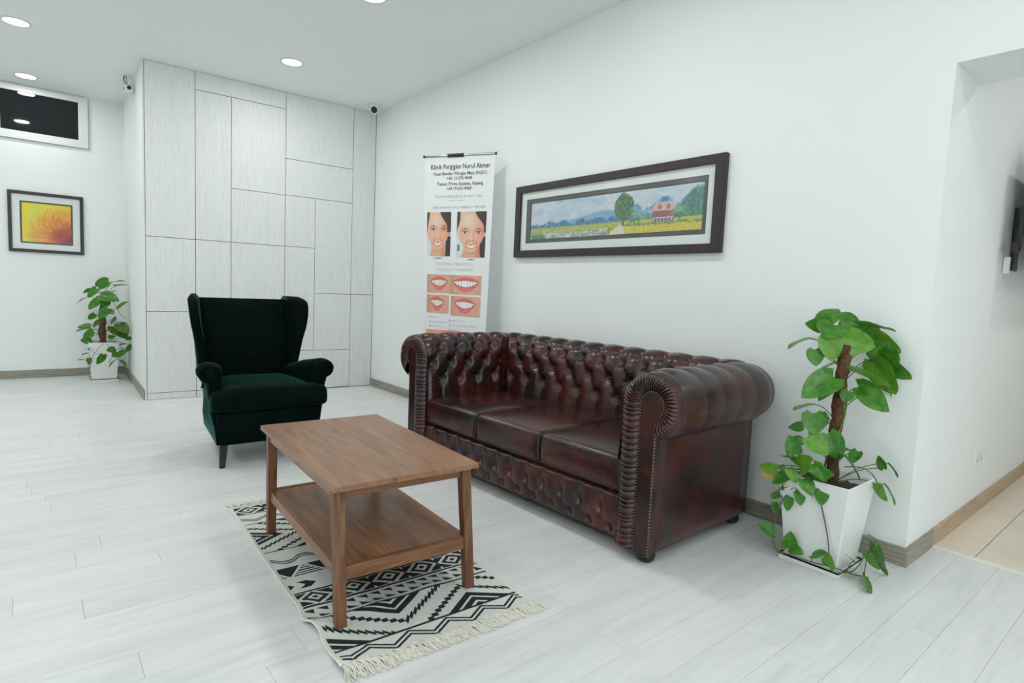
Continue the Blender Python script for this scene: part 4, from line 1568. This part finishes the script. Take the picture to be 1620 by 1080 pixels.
photo('colour_strip', strip, .05, .92, .60, .765)

# ================================================================== potted pothos plants
def leaf_mesh(droop, fold, wave):
    nl, nw = 9, 4
    V = []; F = []
    for i in range(nl + 1):
        t = i / nl
        wd = .5 * (1.56 * (t + .012) ** .30 * (1 - t) ** .74)
        for k in range(-nw, nw + 1):
            s = k / nw
            x = s * wd
            yy = t - .16 * abs(s) ** 1.2 * (1 - t) ** 5
            z = fold * abs(x) - droop * t * t + wave * math.sin(t * 7 + s * 2) * abs(s)
            V.append((x, yy, z))
    m_ = 2 * nw + 1
    for i in range(nl):
        for k in range(2 * nw):
            F.append((i * m_ + k, i * m_ + k + 1, (i + 1) * m_ + k + 1, (i + 1) * m_ + k))
    return mesh('leaf', V, F, True)
leaf_meshes = {}
def leaf_variant(v, c):
    if (v, c) not in leaf_meshes:
        me = leaf_mesh(*((.10, .28, .02), (.22, .20, .03), (.05, .35, .015), (.16, .12, .03))[v])
        me.materials.append(M['leaf'][c])
        leaf_meshes[(v, c)] = me
    return leaf_meshes[(v, c)]
CAMP = Vector((0, 0, CAM_H))
def add_leaf(plant, origin, rec, rng, pole_xy, ztop, zmin):
    bx_, by_, bz_, tx_, ty_, tz_, wr, c = rec
    b = Vector((bx_, by_, bz_)); t = Vector((tx_, ty_, tz_))
    L = (t - b).length
    yv = (t - b).normalized()
    view = (CAMP - b).normalized()
    want = view * (.75 + .3 * rng.random()) + Vector((0, 0, .55 + .4 * rng.random())) + Vector((rng.uniform(-.25, .25), rng.uniform(-.25, .25), 0))
    nz_ = want - yv * want.dot(yv)
    if nz_.length < .05: nz_ = yv.orthogonal()
    nz_.normalize()
    xv = yv.cross(nz_).normalized()
    # narrow leaves are turned edge-on instead of being made narrow
    wd = max(wr * 1.12, .84)
    if wr < .68:
        tilt = math.acos(min(1, wr / .76)) * (1 if rng.random() < .5 else -1)
        q = Matrix.Rotation(tilt, 3, yv)
        xv = q @ xv; nz_ = q @ nz_
    sc = L / .98
    o = link('leaf', leaf_variant(rng.randrange(4), c), None, plant)
    mw = Matrix((xv * sc * wd * 1.02, yv * sc, nz_ * sc * .8)).transposed().to_4x4()
    mw.translation = b - origin
    o.matrix_local = mw
    # petiole from the pole or pot rim to the leaf
    zz = min(max(b.z - .03 - .35 * (Vector((b.x - pole_xy[0], b.y - pole_xy[1])).length), zmin), ztop)
    r_ = Vector((b.x - pole_xy[0], b.y - pole_xy[1], 0))
    if r_.length > .01: r_.normalize()
    s0 = Vector((pole_xy[0], pole_xy[1], zz)) + r_ * .012
    mid = (s0 + b) / 2 + Vector((0, 0, .02 + .12 * (b - s0).length)) 
    pts = []
    for i in range(8):
        f = i / 7
        p = s0 * (1 - f) ** 2 + mid * 2 * f * (1 - f) + b * f * f
        pts.append(tuple(p - origin))
    inv = mw.inverted()
    bm = bmesh.new()
    bm_tube(bm, [tuple(inv @ Vector(p)) for p in pts], 1.0, 5)
    # radius given in the leaf's own scale
    bm.free()
    bm = bmesh.new(); bm_tube(bm, pts, .0021, 5)
    me = bm_mesh('petiole', bm, True, False)
    me.transform(inv)
    link('petiole', me, M['stem'], o)
NEAR_LEAVES=[[2.631,1.079,1.032,2.702,1.054,1.104,0.9,0],[2.674,1.031,1.043,2.766,0.98,1.039,0.55,0],[2.635,1.061,1.022,2.547,1.109,1.024,0.35,0],[2.604,1.022,1.025,2.534,1.023,0.974,1.5,0],[2.755,0.976,1.028,2.85,0.871,1.018,0.45,0],[2.742,1.009,0.995,2.85,0.914,0.998,0.4,0],[2.609,1.0,0.974,2.704,0.891,0.943,0.55,1],[2.558,1.093,0.961,2.459,1.145,0.937,0.55,0],[2.537,1.065,0.918,2.521,1.046,0.854,1.05,0],[2.565,1.024,0.981,2.555,0.994,0.877,0.9,1],[2.548,1.043,0.912,2.567,1.012,0.894,0.9,0],[2.765,0.918,0.938,2.85,0.844,0.862,0.5,0],[2.795,0.938,0.987,2.85,0.85,0.905,0.3,1],[2.799,0.911,0.894,2.85,0.803,0.802,0.25,0],[2.679,1.02,0.864,2.618,1.092,0.824,0.4,1],[2.619,0.964,0.846,2.756,0.843,0.782,0.6,1],[2.8,0.921,0.874,2.85,0.859,0.727,0.38,1],[2.676,0.933,0.767,2.763,0.826,0.684,0.7,0],[2.575,0.995,0.807,2.443,1.057,0.732,0.72,0],[2.615,0.996,0.761,2.534,1.032,0.714,0.6,0],[2.61,0.947,0.753,2.586,0.95,0.712,1.2,0],[2.545,1.046,0.686,2.443,1.091,0.681,0.5,0],[2.497,1.03,0.656,2.468,1.006,0.577,1.15,0],[2.551,1.094,0.584,2.499,1.124,0.577,0.6,0],[2.628,1.05,0.642,2.65,1.039,0.584,0.5,0],[2.464,1.077,0.479,2.437,1.094,0.557,0.8,0],[2.513,1.106,0.527,2.559,1.079,0.509,0.8,0],[2.467,1.031,0.561,2.501,0.957,0.5,0.85,1],[2.564,0.991,0.57,2.589,0.945,0.468,0.8,0],[2.708,0.966,0.486,2.772,0.937,0.465,0.6,0],[2.713,0.997,1.017,2.652,1.019,1.003,0.9,0],[2.779,0.958,0.931,2.806,0.944,0.896,0.5,0],[2.728,1.009,0.895,2.75,1.0,0.857,0.8,0],[2.85,0.886,0.774,2.85,0.859,0.72,0.4,1],[2.483,1.157,0.39,2.463,1.227,0.387,0.5,1],[2.488,1.167,0.368,2.468,1.212,0.346,0.6,2],[2.476,1.104,0.38,2.456,1.16,0.331,0.7,0],[2.483,1.064,0.44,2.463,1.096,0.457,0.9,0],[2.476,1.055,0.424,2.456,1.008,0.481,1.1,1],[2.473,1.098,0.406,2.453,1.057,0.365,0.7,1],[2.483,1.009,0.448,2.463,0.942,0.402,0.8,0],[2.488,0.999,0.414,2.468,0.921,0.432,0.5,0],[2.469,1.035,0.38,2.449,0.983,0.332,0.85,0],[2.488,1.056,0.316,2.468,1.037,0.268,0.85,0],[2.488,1.096,0.28,2.468,1.091,0.226,0.75,0],[2.488,0.965,0.35,2.468,0.958,0.294,0.95,0],[2.488,1.137,0.281,2.468,1.161,0.261,0.8,0],[2.488,1.154,0.236,2.468,1.143,0.198,0.65,0],[2.488,1.144,0.101,2.468,1.21,0.131,0.75,0],[2.488,1.078,0.062,2.468,1.067,0.142,0.8,0],[2.488,1.068,0.064,2.468,1.012,0.068,0.85,0],[2.488,0.979,0.07,2.468,0.918,0.107,0.75,0],[2.488,0.916,0.045,2.468,0.908,0.096,1.1,1],[2.549,0.916,0.496,2.585,0.852,0.42,0.5,0],[2.679,0.914,0.497,2.645,0.924,0.451,0.9,0],[2.784,0.844,0.425,2.789,0.872,0.474,0.5,0],[2.821,0.842,0.441,2.85,0.801,0.394,0.4,0],[2.731,0.843,0.365,2.738,0.815,0.296,0.45,1],[2.821,0.844,0.346,2.85,0.797,0.274,0.25,1],[2.602,0.824,0.018,2.47,0.758,0.018,0.4,0],[2.722,0.822,0.127,2.704,0.854,0.157,0.45,0],[2.696,0.817,0.116,2.707,0.782,-0.001,0.12,0],[2.548,0.844,0.077,2.524,0.867,0.109,0.3,0],[2.488,1.142,0.408,2.468,1.121,0.39,0.7,0],[2.488,1.139,0.45,2.468,1.073,0.472,0.6,0],[2.488,1.094,0.54,2.468,1.044,0.535,0.8,0],[2.488,1.13,0.31,2.468,1.118,0.351,0.6,0],[2.614,0.818,0.098,2.643,0.786,0.035,0.15,1]]
FAR_LEAVES=[[0.62,7.336,1.023,0.51,7.423,0.979,0.45,0],[0.651,7.375,1.013,0.758,7.291,1.05,0.4,0],[0.678,7.283,0.978,0.773,7.208,1.005,0.4,0],[0.543,7.392,0.954,0.589,7.354,0.956,0.8,0],[0.53,7.466,0.93,0.419,7.555,0.91,0.3,0],[0.518,7.347,0.943,0.438,7.364,0.859,0.8,0],[0.462,7.385,0.865,0.34,7.412,0.793,0.55,0],[0.549,7.249,0.882,0.681,7.136,0.847,0.8,0],[0.686,7.271,0.929,0.639,7.31,0.932,0.6,0],[0.527,7.26,0.823,0.433,7.304,0.744,0.8,0],[0.573,7.223,0.83,0.577,7.185,0.757,1.3,0],[0.696,7.307,0.742,0.776,7.249,0.821,0.55,1],[0.499,7.333,0.684,0.446,7.37,0.627,0.6,0],[0.585,7.176,0.736,0.515,7.186,0.65,0.9,0],[0.585,7.175,0.726,0.645,7.109,0.698,0.9,0],[0.54,7.356,0.606,0.484,7.396,0.549,0.7,0],[0.459,7.352,0.552,0.357,7.396,0.544,0.7,0],[0.421,7.392,0.522,0.34,7.431,0.498,0.5,0],[0.47,7.271,0.504,0.397,7.297,0.428,0.8,0],[0.471,7.339,0.531,0.449,7.35,0.466,0.7,0],[0.66,7.131,0.654,0.609,7.167,0.598,0.8,3],[0.681,7.174,0.608,0.761,7.109,0.618,0.5,3],[0.683,7.105,0.591,0.749,7.015,0.512,0.9,3],[0.647,7.197,0.563,0.739,7.045,0.472,0.7,3],[0.612,7.278,0.448,0.663,7.237,0.461,0.4,0],[0.46,7.27,0.419,0.372,7.317,0.416,0.35,0],[0.755,7.159,0.445,0.793,7.127,0.436,1.2,0],[0.747,7.094,0.391,0.681,7.149,0.387,0.5,0],[0.756,7.144,0.325,0.793,7.121,0.393,0.8,0],[0.691,7.13,0.296,0.75,7.084,0.321,0.5,0],[0.634,6.989,0.362,0.57,7.039,0.332,0.4,0],[0.541,7.033,0.296,0.497,7.057,0.189,0.6,0],[0.666,6.927,0.277,0.567,6.999,0.188,0.55,1],[0.617,6.998,0.308,0.694,6.933,0.302,0.3,0],[0.692,7.056,0.229,0.736,7.014,0.178,0.6,0],[0.438,7.215,0.349,0.45,7.202,0.318,0.9,0],[0.433,7.278,0.289,0.382,7.317,0.265,0.5,0],[0.402,7.295,0.218,0.351,7.337,0.212,0.4,0],[0.436,7.205,0.243,0.439,7.196,0.18,0.7,0],[0.552,7.239,0.813,0.597,7.199,0.789,0.9,0],[0.579,7.292,0.903,0.553,7.308,0.859,0.8,0]]
NEAR_VINES=[[[2.49,1.103,0.325],[2.49,1.153,0.29],[2.49,1.174,0.259],[2.49,1.125,0.271],[2.49,1.137,0.219],[2.49,1.147,0.175],[2.49,1.152,0.111],[2.49,1.148,0.065],[2.49,1.121,0.03],[2.49,1.072,0.033],[2.49,0.983,0.037],[2.49,0.906,0.048],[2.527,0.872,0.033],[2.564,0.85,0.018],[2.58,0.816,0.018]],[[2.49,1.009,0.346],[2.49,0.976,0.317],[2.49,0.961,0.276],[2.49,0.944,0.218],[2.49,0.927,0.153],[2.49,0.917,0.089]],[[2.742,0.872,0.036],[2.67,0.866,0.018],[2.581,0.862,0.018],[2.49,0.881,0.033]],[[2.592,0.927,0.442],[2.602,0.868,0.453],[2.624,0.834,0.43],[2.653,0.818,0.385]]]
FAR_VINES=[[[0.545,7.067,0.404],[0.477,7.088,0.308],[0.446,7.103,0.223],[0.438,7.128,0.157]],[[0.566,7.051,0.405],[0.599,6.992,0.368],[0.61,6.974,0.285],[0.58,6.992,0.22]],[[0.636,7.236,0.831],[0.68,7.231,0.757],[0.706,7.228,0.692],[0.749,7.213,0.649]]]
def plant(name, center, size, rim, height, leaves, vines, pole, label, seed):
    """center of the square pot, base side, rim side, pot height"""
    cx, cy = center
    origin = Vector((cx, cy, 0))
    root = empty(name, origin, 0, label, 'plant')
    hb, hr = size / 2, rim / 2
    # saucer
    bm = bmesh.new(); s = size / 2 + .012
    bm_box(bm, -s, s, -s, s, 0, .026)
    top = [f for f in bm.faces if all(v.co.z > .02 for v in f.verts)][0]
    r = bmesh.ops.inset_region(bm, faces=[top], thickness=.006)
    for v in top.verts: v.co.z -= .010
    bmesh.ops.bevel(bm, geom=list(bm.edges), offset=.0015, segments=2, affect='EDGES')
    link('saucer', bm_mesh('saucer', bm), M['white_pot'], root)
    # tapered square pot, open at the top
    bm = bmesh.new()
    def sq(h, z): return [bm.verts.new((sx * h, sy * h, z)) for sx, sy in ((-1, -1), (1, -1), (1, 1), (-1, 1))]
    r0, r1, r2, r3 = sq(hb - .004, .016), sq(hr, height), sq(hr - .010, height), sq(hr - .022, height - .06)
    for A_, B_ in ((r0, r1), (r1, r2), (r2, r3)):
        for k in range(4): bm.faces.new((A_[k], A_[(k + 1) % 4], B_[(k + 1) % 4], B_[k]))
    bm.faces.new(r0[::-1]); bm.faces.new(r3)
    bmesh.ops.bevel(bm, geom=list(bm.edges), offset=.0035, segments=3, affect='EDGES')
    link('pot', bm_mesh('pot', bm), M['white_pot'], root)
    # soil
    bm = bmesh.new()
    bmesh.ops.create_grid(bm, x_segments=14, y_segments=14, size=hr - .018)
    rng = random.Random(seed)
    for v in bm.verts: v.co.z = height - .045 + rng.uniform(-.006, .008)
    link('soil', bm_mesh('soil', bm, True), M['soil'], root)
    # coir pole
    (px, py), ptop, prad = pole
    rows = []
    bm = bmesh.new()
    nzp, ns = 60, 18
    for i in range(nzp + 1):
        z = height - .05 + (ptop - height + .05) * i / nzp
        ring = []
        for k in range(ns):
            a = 2 * PI * k / ns
            rr = prad * (1 + .13 * math.sin(z * 55 + 1.5 * math.sin(a)) + rng.uniform(-.09, .09))
            if i == nzp: rr *= .75
            ring.append(bm.verts.new((px - cx + rr * math.cos(a) + .006 * math.sin(z * 9), py - cy + rr * math.sin(a), z)))
        rows.append(ring)
    for i in range(nzp):
        for k in range(ns): bm.faces.new((rows[i][k], rows[i][(k + 1) % ns], rows[i + 1][(k + 1) % ns], rows[i + 1][k]))
    bm.faces.new(rows[-1])
    link('moss_pole', bm_mesh('moss_pole', bm, True), M['moss'], root)
    # climbing stem around the pole
    pts = []
    for i in range(40):
        f = i / 39
        z = height - .05 + (ptop - height + .04) * f
        a = 1.0 + 7 * f
        pts.append((px - cx + (prad + .004) * math.cos(a) + .006 * math.sin(z * 9), py - cy + (prad + .004) * math.sin(a), z))
    tube('climbing_stem', pts, .0045, M['stem'], root, 6)
    for i, v in enumerate(vines):
        q = [Vector(p) - origin for p in v]
        pts = []
        for k in range(len(q) - 1):
            p0, p1, p2, p3 = q[max(k - 1, 0)], q[k], q[k + 1], q[min(k + 2, len(q) - 1)]
            for m_ in range(5):
                t = m_ / 5
                pts.append(tuple(.5 * ((2 * p1) + (p2 - p0) * t + (2 * p0 - 5 * p1 + 4 * p2 - p3) * t * t + (3 * p1 - p0 - 3 * p2 + p3) * t ** 3)))
        pts.append(tuple(q[-1]))
        tube('trailing_vine', pts, .0024, M['vine'] if i == 1 else M['stem'], root, 6)
    rng = random.Random(seed + 1)
    allv = [Vector(p) for v in vines for p in v]
    for rec in leaves:
        b = Vector(rec[:3])
        if b.z < height - .02 and allv:
            # leaf of a trailing vine: its stalk starts on the vine
            nv = min(allv, key=lambda p: (p - b).length)
            add_leaf(root, origin, rec, rng, (nv.x, nv.y), max(nv.z, .012), min(nv.z, b.z))
        else:
            add_leaf(root, origin, rec, rng, (px, py), ptop - .01, height - .03)
    return root
plant('potted_pothos', (2.625, 1.003), .222, .285, .382, NEAR_LEAVES, NEAR_VINES, ((2.625, .985), .945, .024),
      'large pothos on a coir pole in a white pot beside the sofa arm', 21)
plant('potted_pothos', (.566, 7.33), .215, .262, .40, FAR_LEAVES, FAR_VINES, ((.566, 7.33), .86, .030),
      'pothos in a white pot in the far corner below the yellow picture', 33)

# ================================================================== security cameras
tc = empty('turret_camera', (2.728, 5.645, ZC), 0, 'white ceiling turret camera with black eye in the corner above the panelled wall', 'camera')
lathe('mount_ring', [(.052, 0), (.052, -.016), (.046, -.026), (.030, -.030)], M['white_plastic'], tc, 28)
eye_dir = (Vector((0, 0, 1.2)) - Vector((2.728, 5.645, ZC))).normalized()
bm = bmesh.new(); bmesh.ops.create_uvsphere(bm, u_segments=24, v_segments=14, radius=.044, matrix=Matrix.Translation((0, 0, -.050)))
sh = link('ball_housing', bm_mesh('ball_housing', bm, True), M['white_plastic'], tc)
q = eye_dir.to_track_quat('Z', 'Y').to_matrix().to_4x4(); q.translation = Vector((0, 0, -.050)) + eye_dir * .026
bm = bmesh.new(); bm_lathe(bm, [(.030, 0), (.031, .010), (.028, .018), (.012, .020), (.010, .022)], 28, M=q)
e_ = link('lens_face', bm_mesh('lens_face', bm, True), M['black_plastic'], sh)

bc = empty('box_camera', (.775, 6.60, 2.80), 0, 'small white box camera with dangling cable on the recess wall by the panels', 'camera')
rounded_box('body', -.075, -.012, -.070, .045, -.028, .034, .008, M['white_plastic'], bc, 6)
lathe('lens', [(.017, 0), (.017, .010), (.011, .012)], M['black_plastic'], bc, 20, M=Matrix.Translation((-.043, -.068, .006)) @ Matrix.Rotation(R(90), 4, 'X'))
lathe('lens_side', [(.012, 0), (.012, .005)], M['black_plastic'], bc, 16, M=Matrix.Translation((-.074, .0, .006)) @ Matrix.Rotation(R(-90), 4, 'Y'))
tube('bracket', [(-.03, .0, .03), (-.02, .0, .055), (.004, .0, .06)], .007, M['white_plastic'], bc)
tube('cable', [(-.045, .03, .035), (-.060, .035, .065), (-.075, .02, .095), (-.070, .01, .124)], .006, plain('brown_cable', (.25, .19, .14), .6), bc)
tube('cable', [(-.040, .03, .035), (-.050, .020, .07), (-.056, .015, .124)], .003, M['black_plastic'], bc)

# ================================================================== side room fittings
so = empty('wall_socket', (3.955, YO, .318), 0, 'white double wall socket above the tan baseboard', 'socket')
box('plate', -.075, .075, -.010, 0, -.045, .045, M['white_plastic'], so, .002)
for sx in (-1, 1):
    box('rocker', sx * .036 - .010, sx * .036 + .010, -.013, -.009, .012, .030, M['white_frame'], so, .001)
    for dx, dz in ((-.011, -.014), (.011, -.014), (0, -.001)):
        box('pin_slot', sx * .036 + dx - .003, sx * .036 + dx + .003, -.0108, -.0095, dz - .004, dz + .004, M['black_plastic'], so)
tv = empty('tv_mount', (4.06, YO, 1.50), 0, 'black articulated television bracket on the side room wall', 'bracket')
box('wall_plate', .10, .22, -.018, 0, -.16, .18, M['black_plastic'], tv, .003)
box('rail', -.116, -.100, -.080, -.064, -.07, .16, M['black_plastic'], tv, .004)
for z in (.10, -.04):
    tube('arm', [(.16, -.018, z), (.04, -.05, z), (-.11, -.070, z)], .007, M['black_plastic'], tv, 8)
box('knuckle', -.14, -.07, -.075, -.045, -.075, -.03, M['black_plastic'], tv, .004)
box('cable_box', -.045, -.020, -.030, -.002, -.185, -.095, M['white_plastic'], tv, .004)
tvs = empty('television', (4.45, .60, 1.35), 0, 'flat black television held by the bracket, outside the right edge', 'television')
rounded_box('housing', -.47, .55, -.03, .03, 0, .62, .010, M['black_plastic'], tvs, 6)
box('screen', -.46, .54, -.033, -.029, .012, .608, M['dark_glass'], tvs, .001)
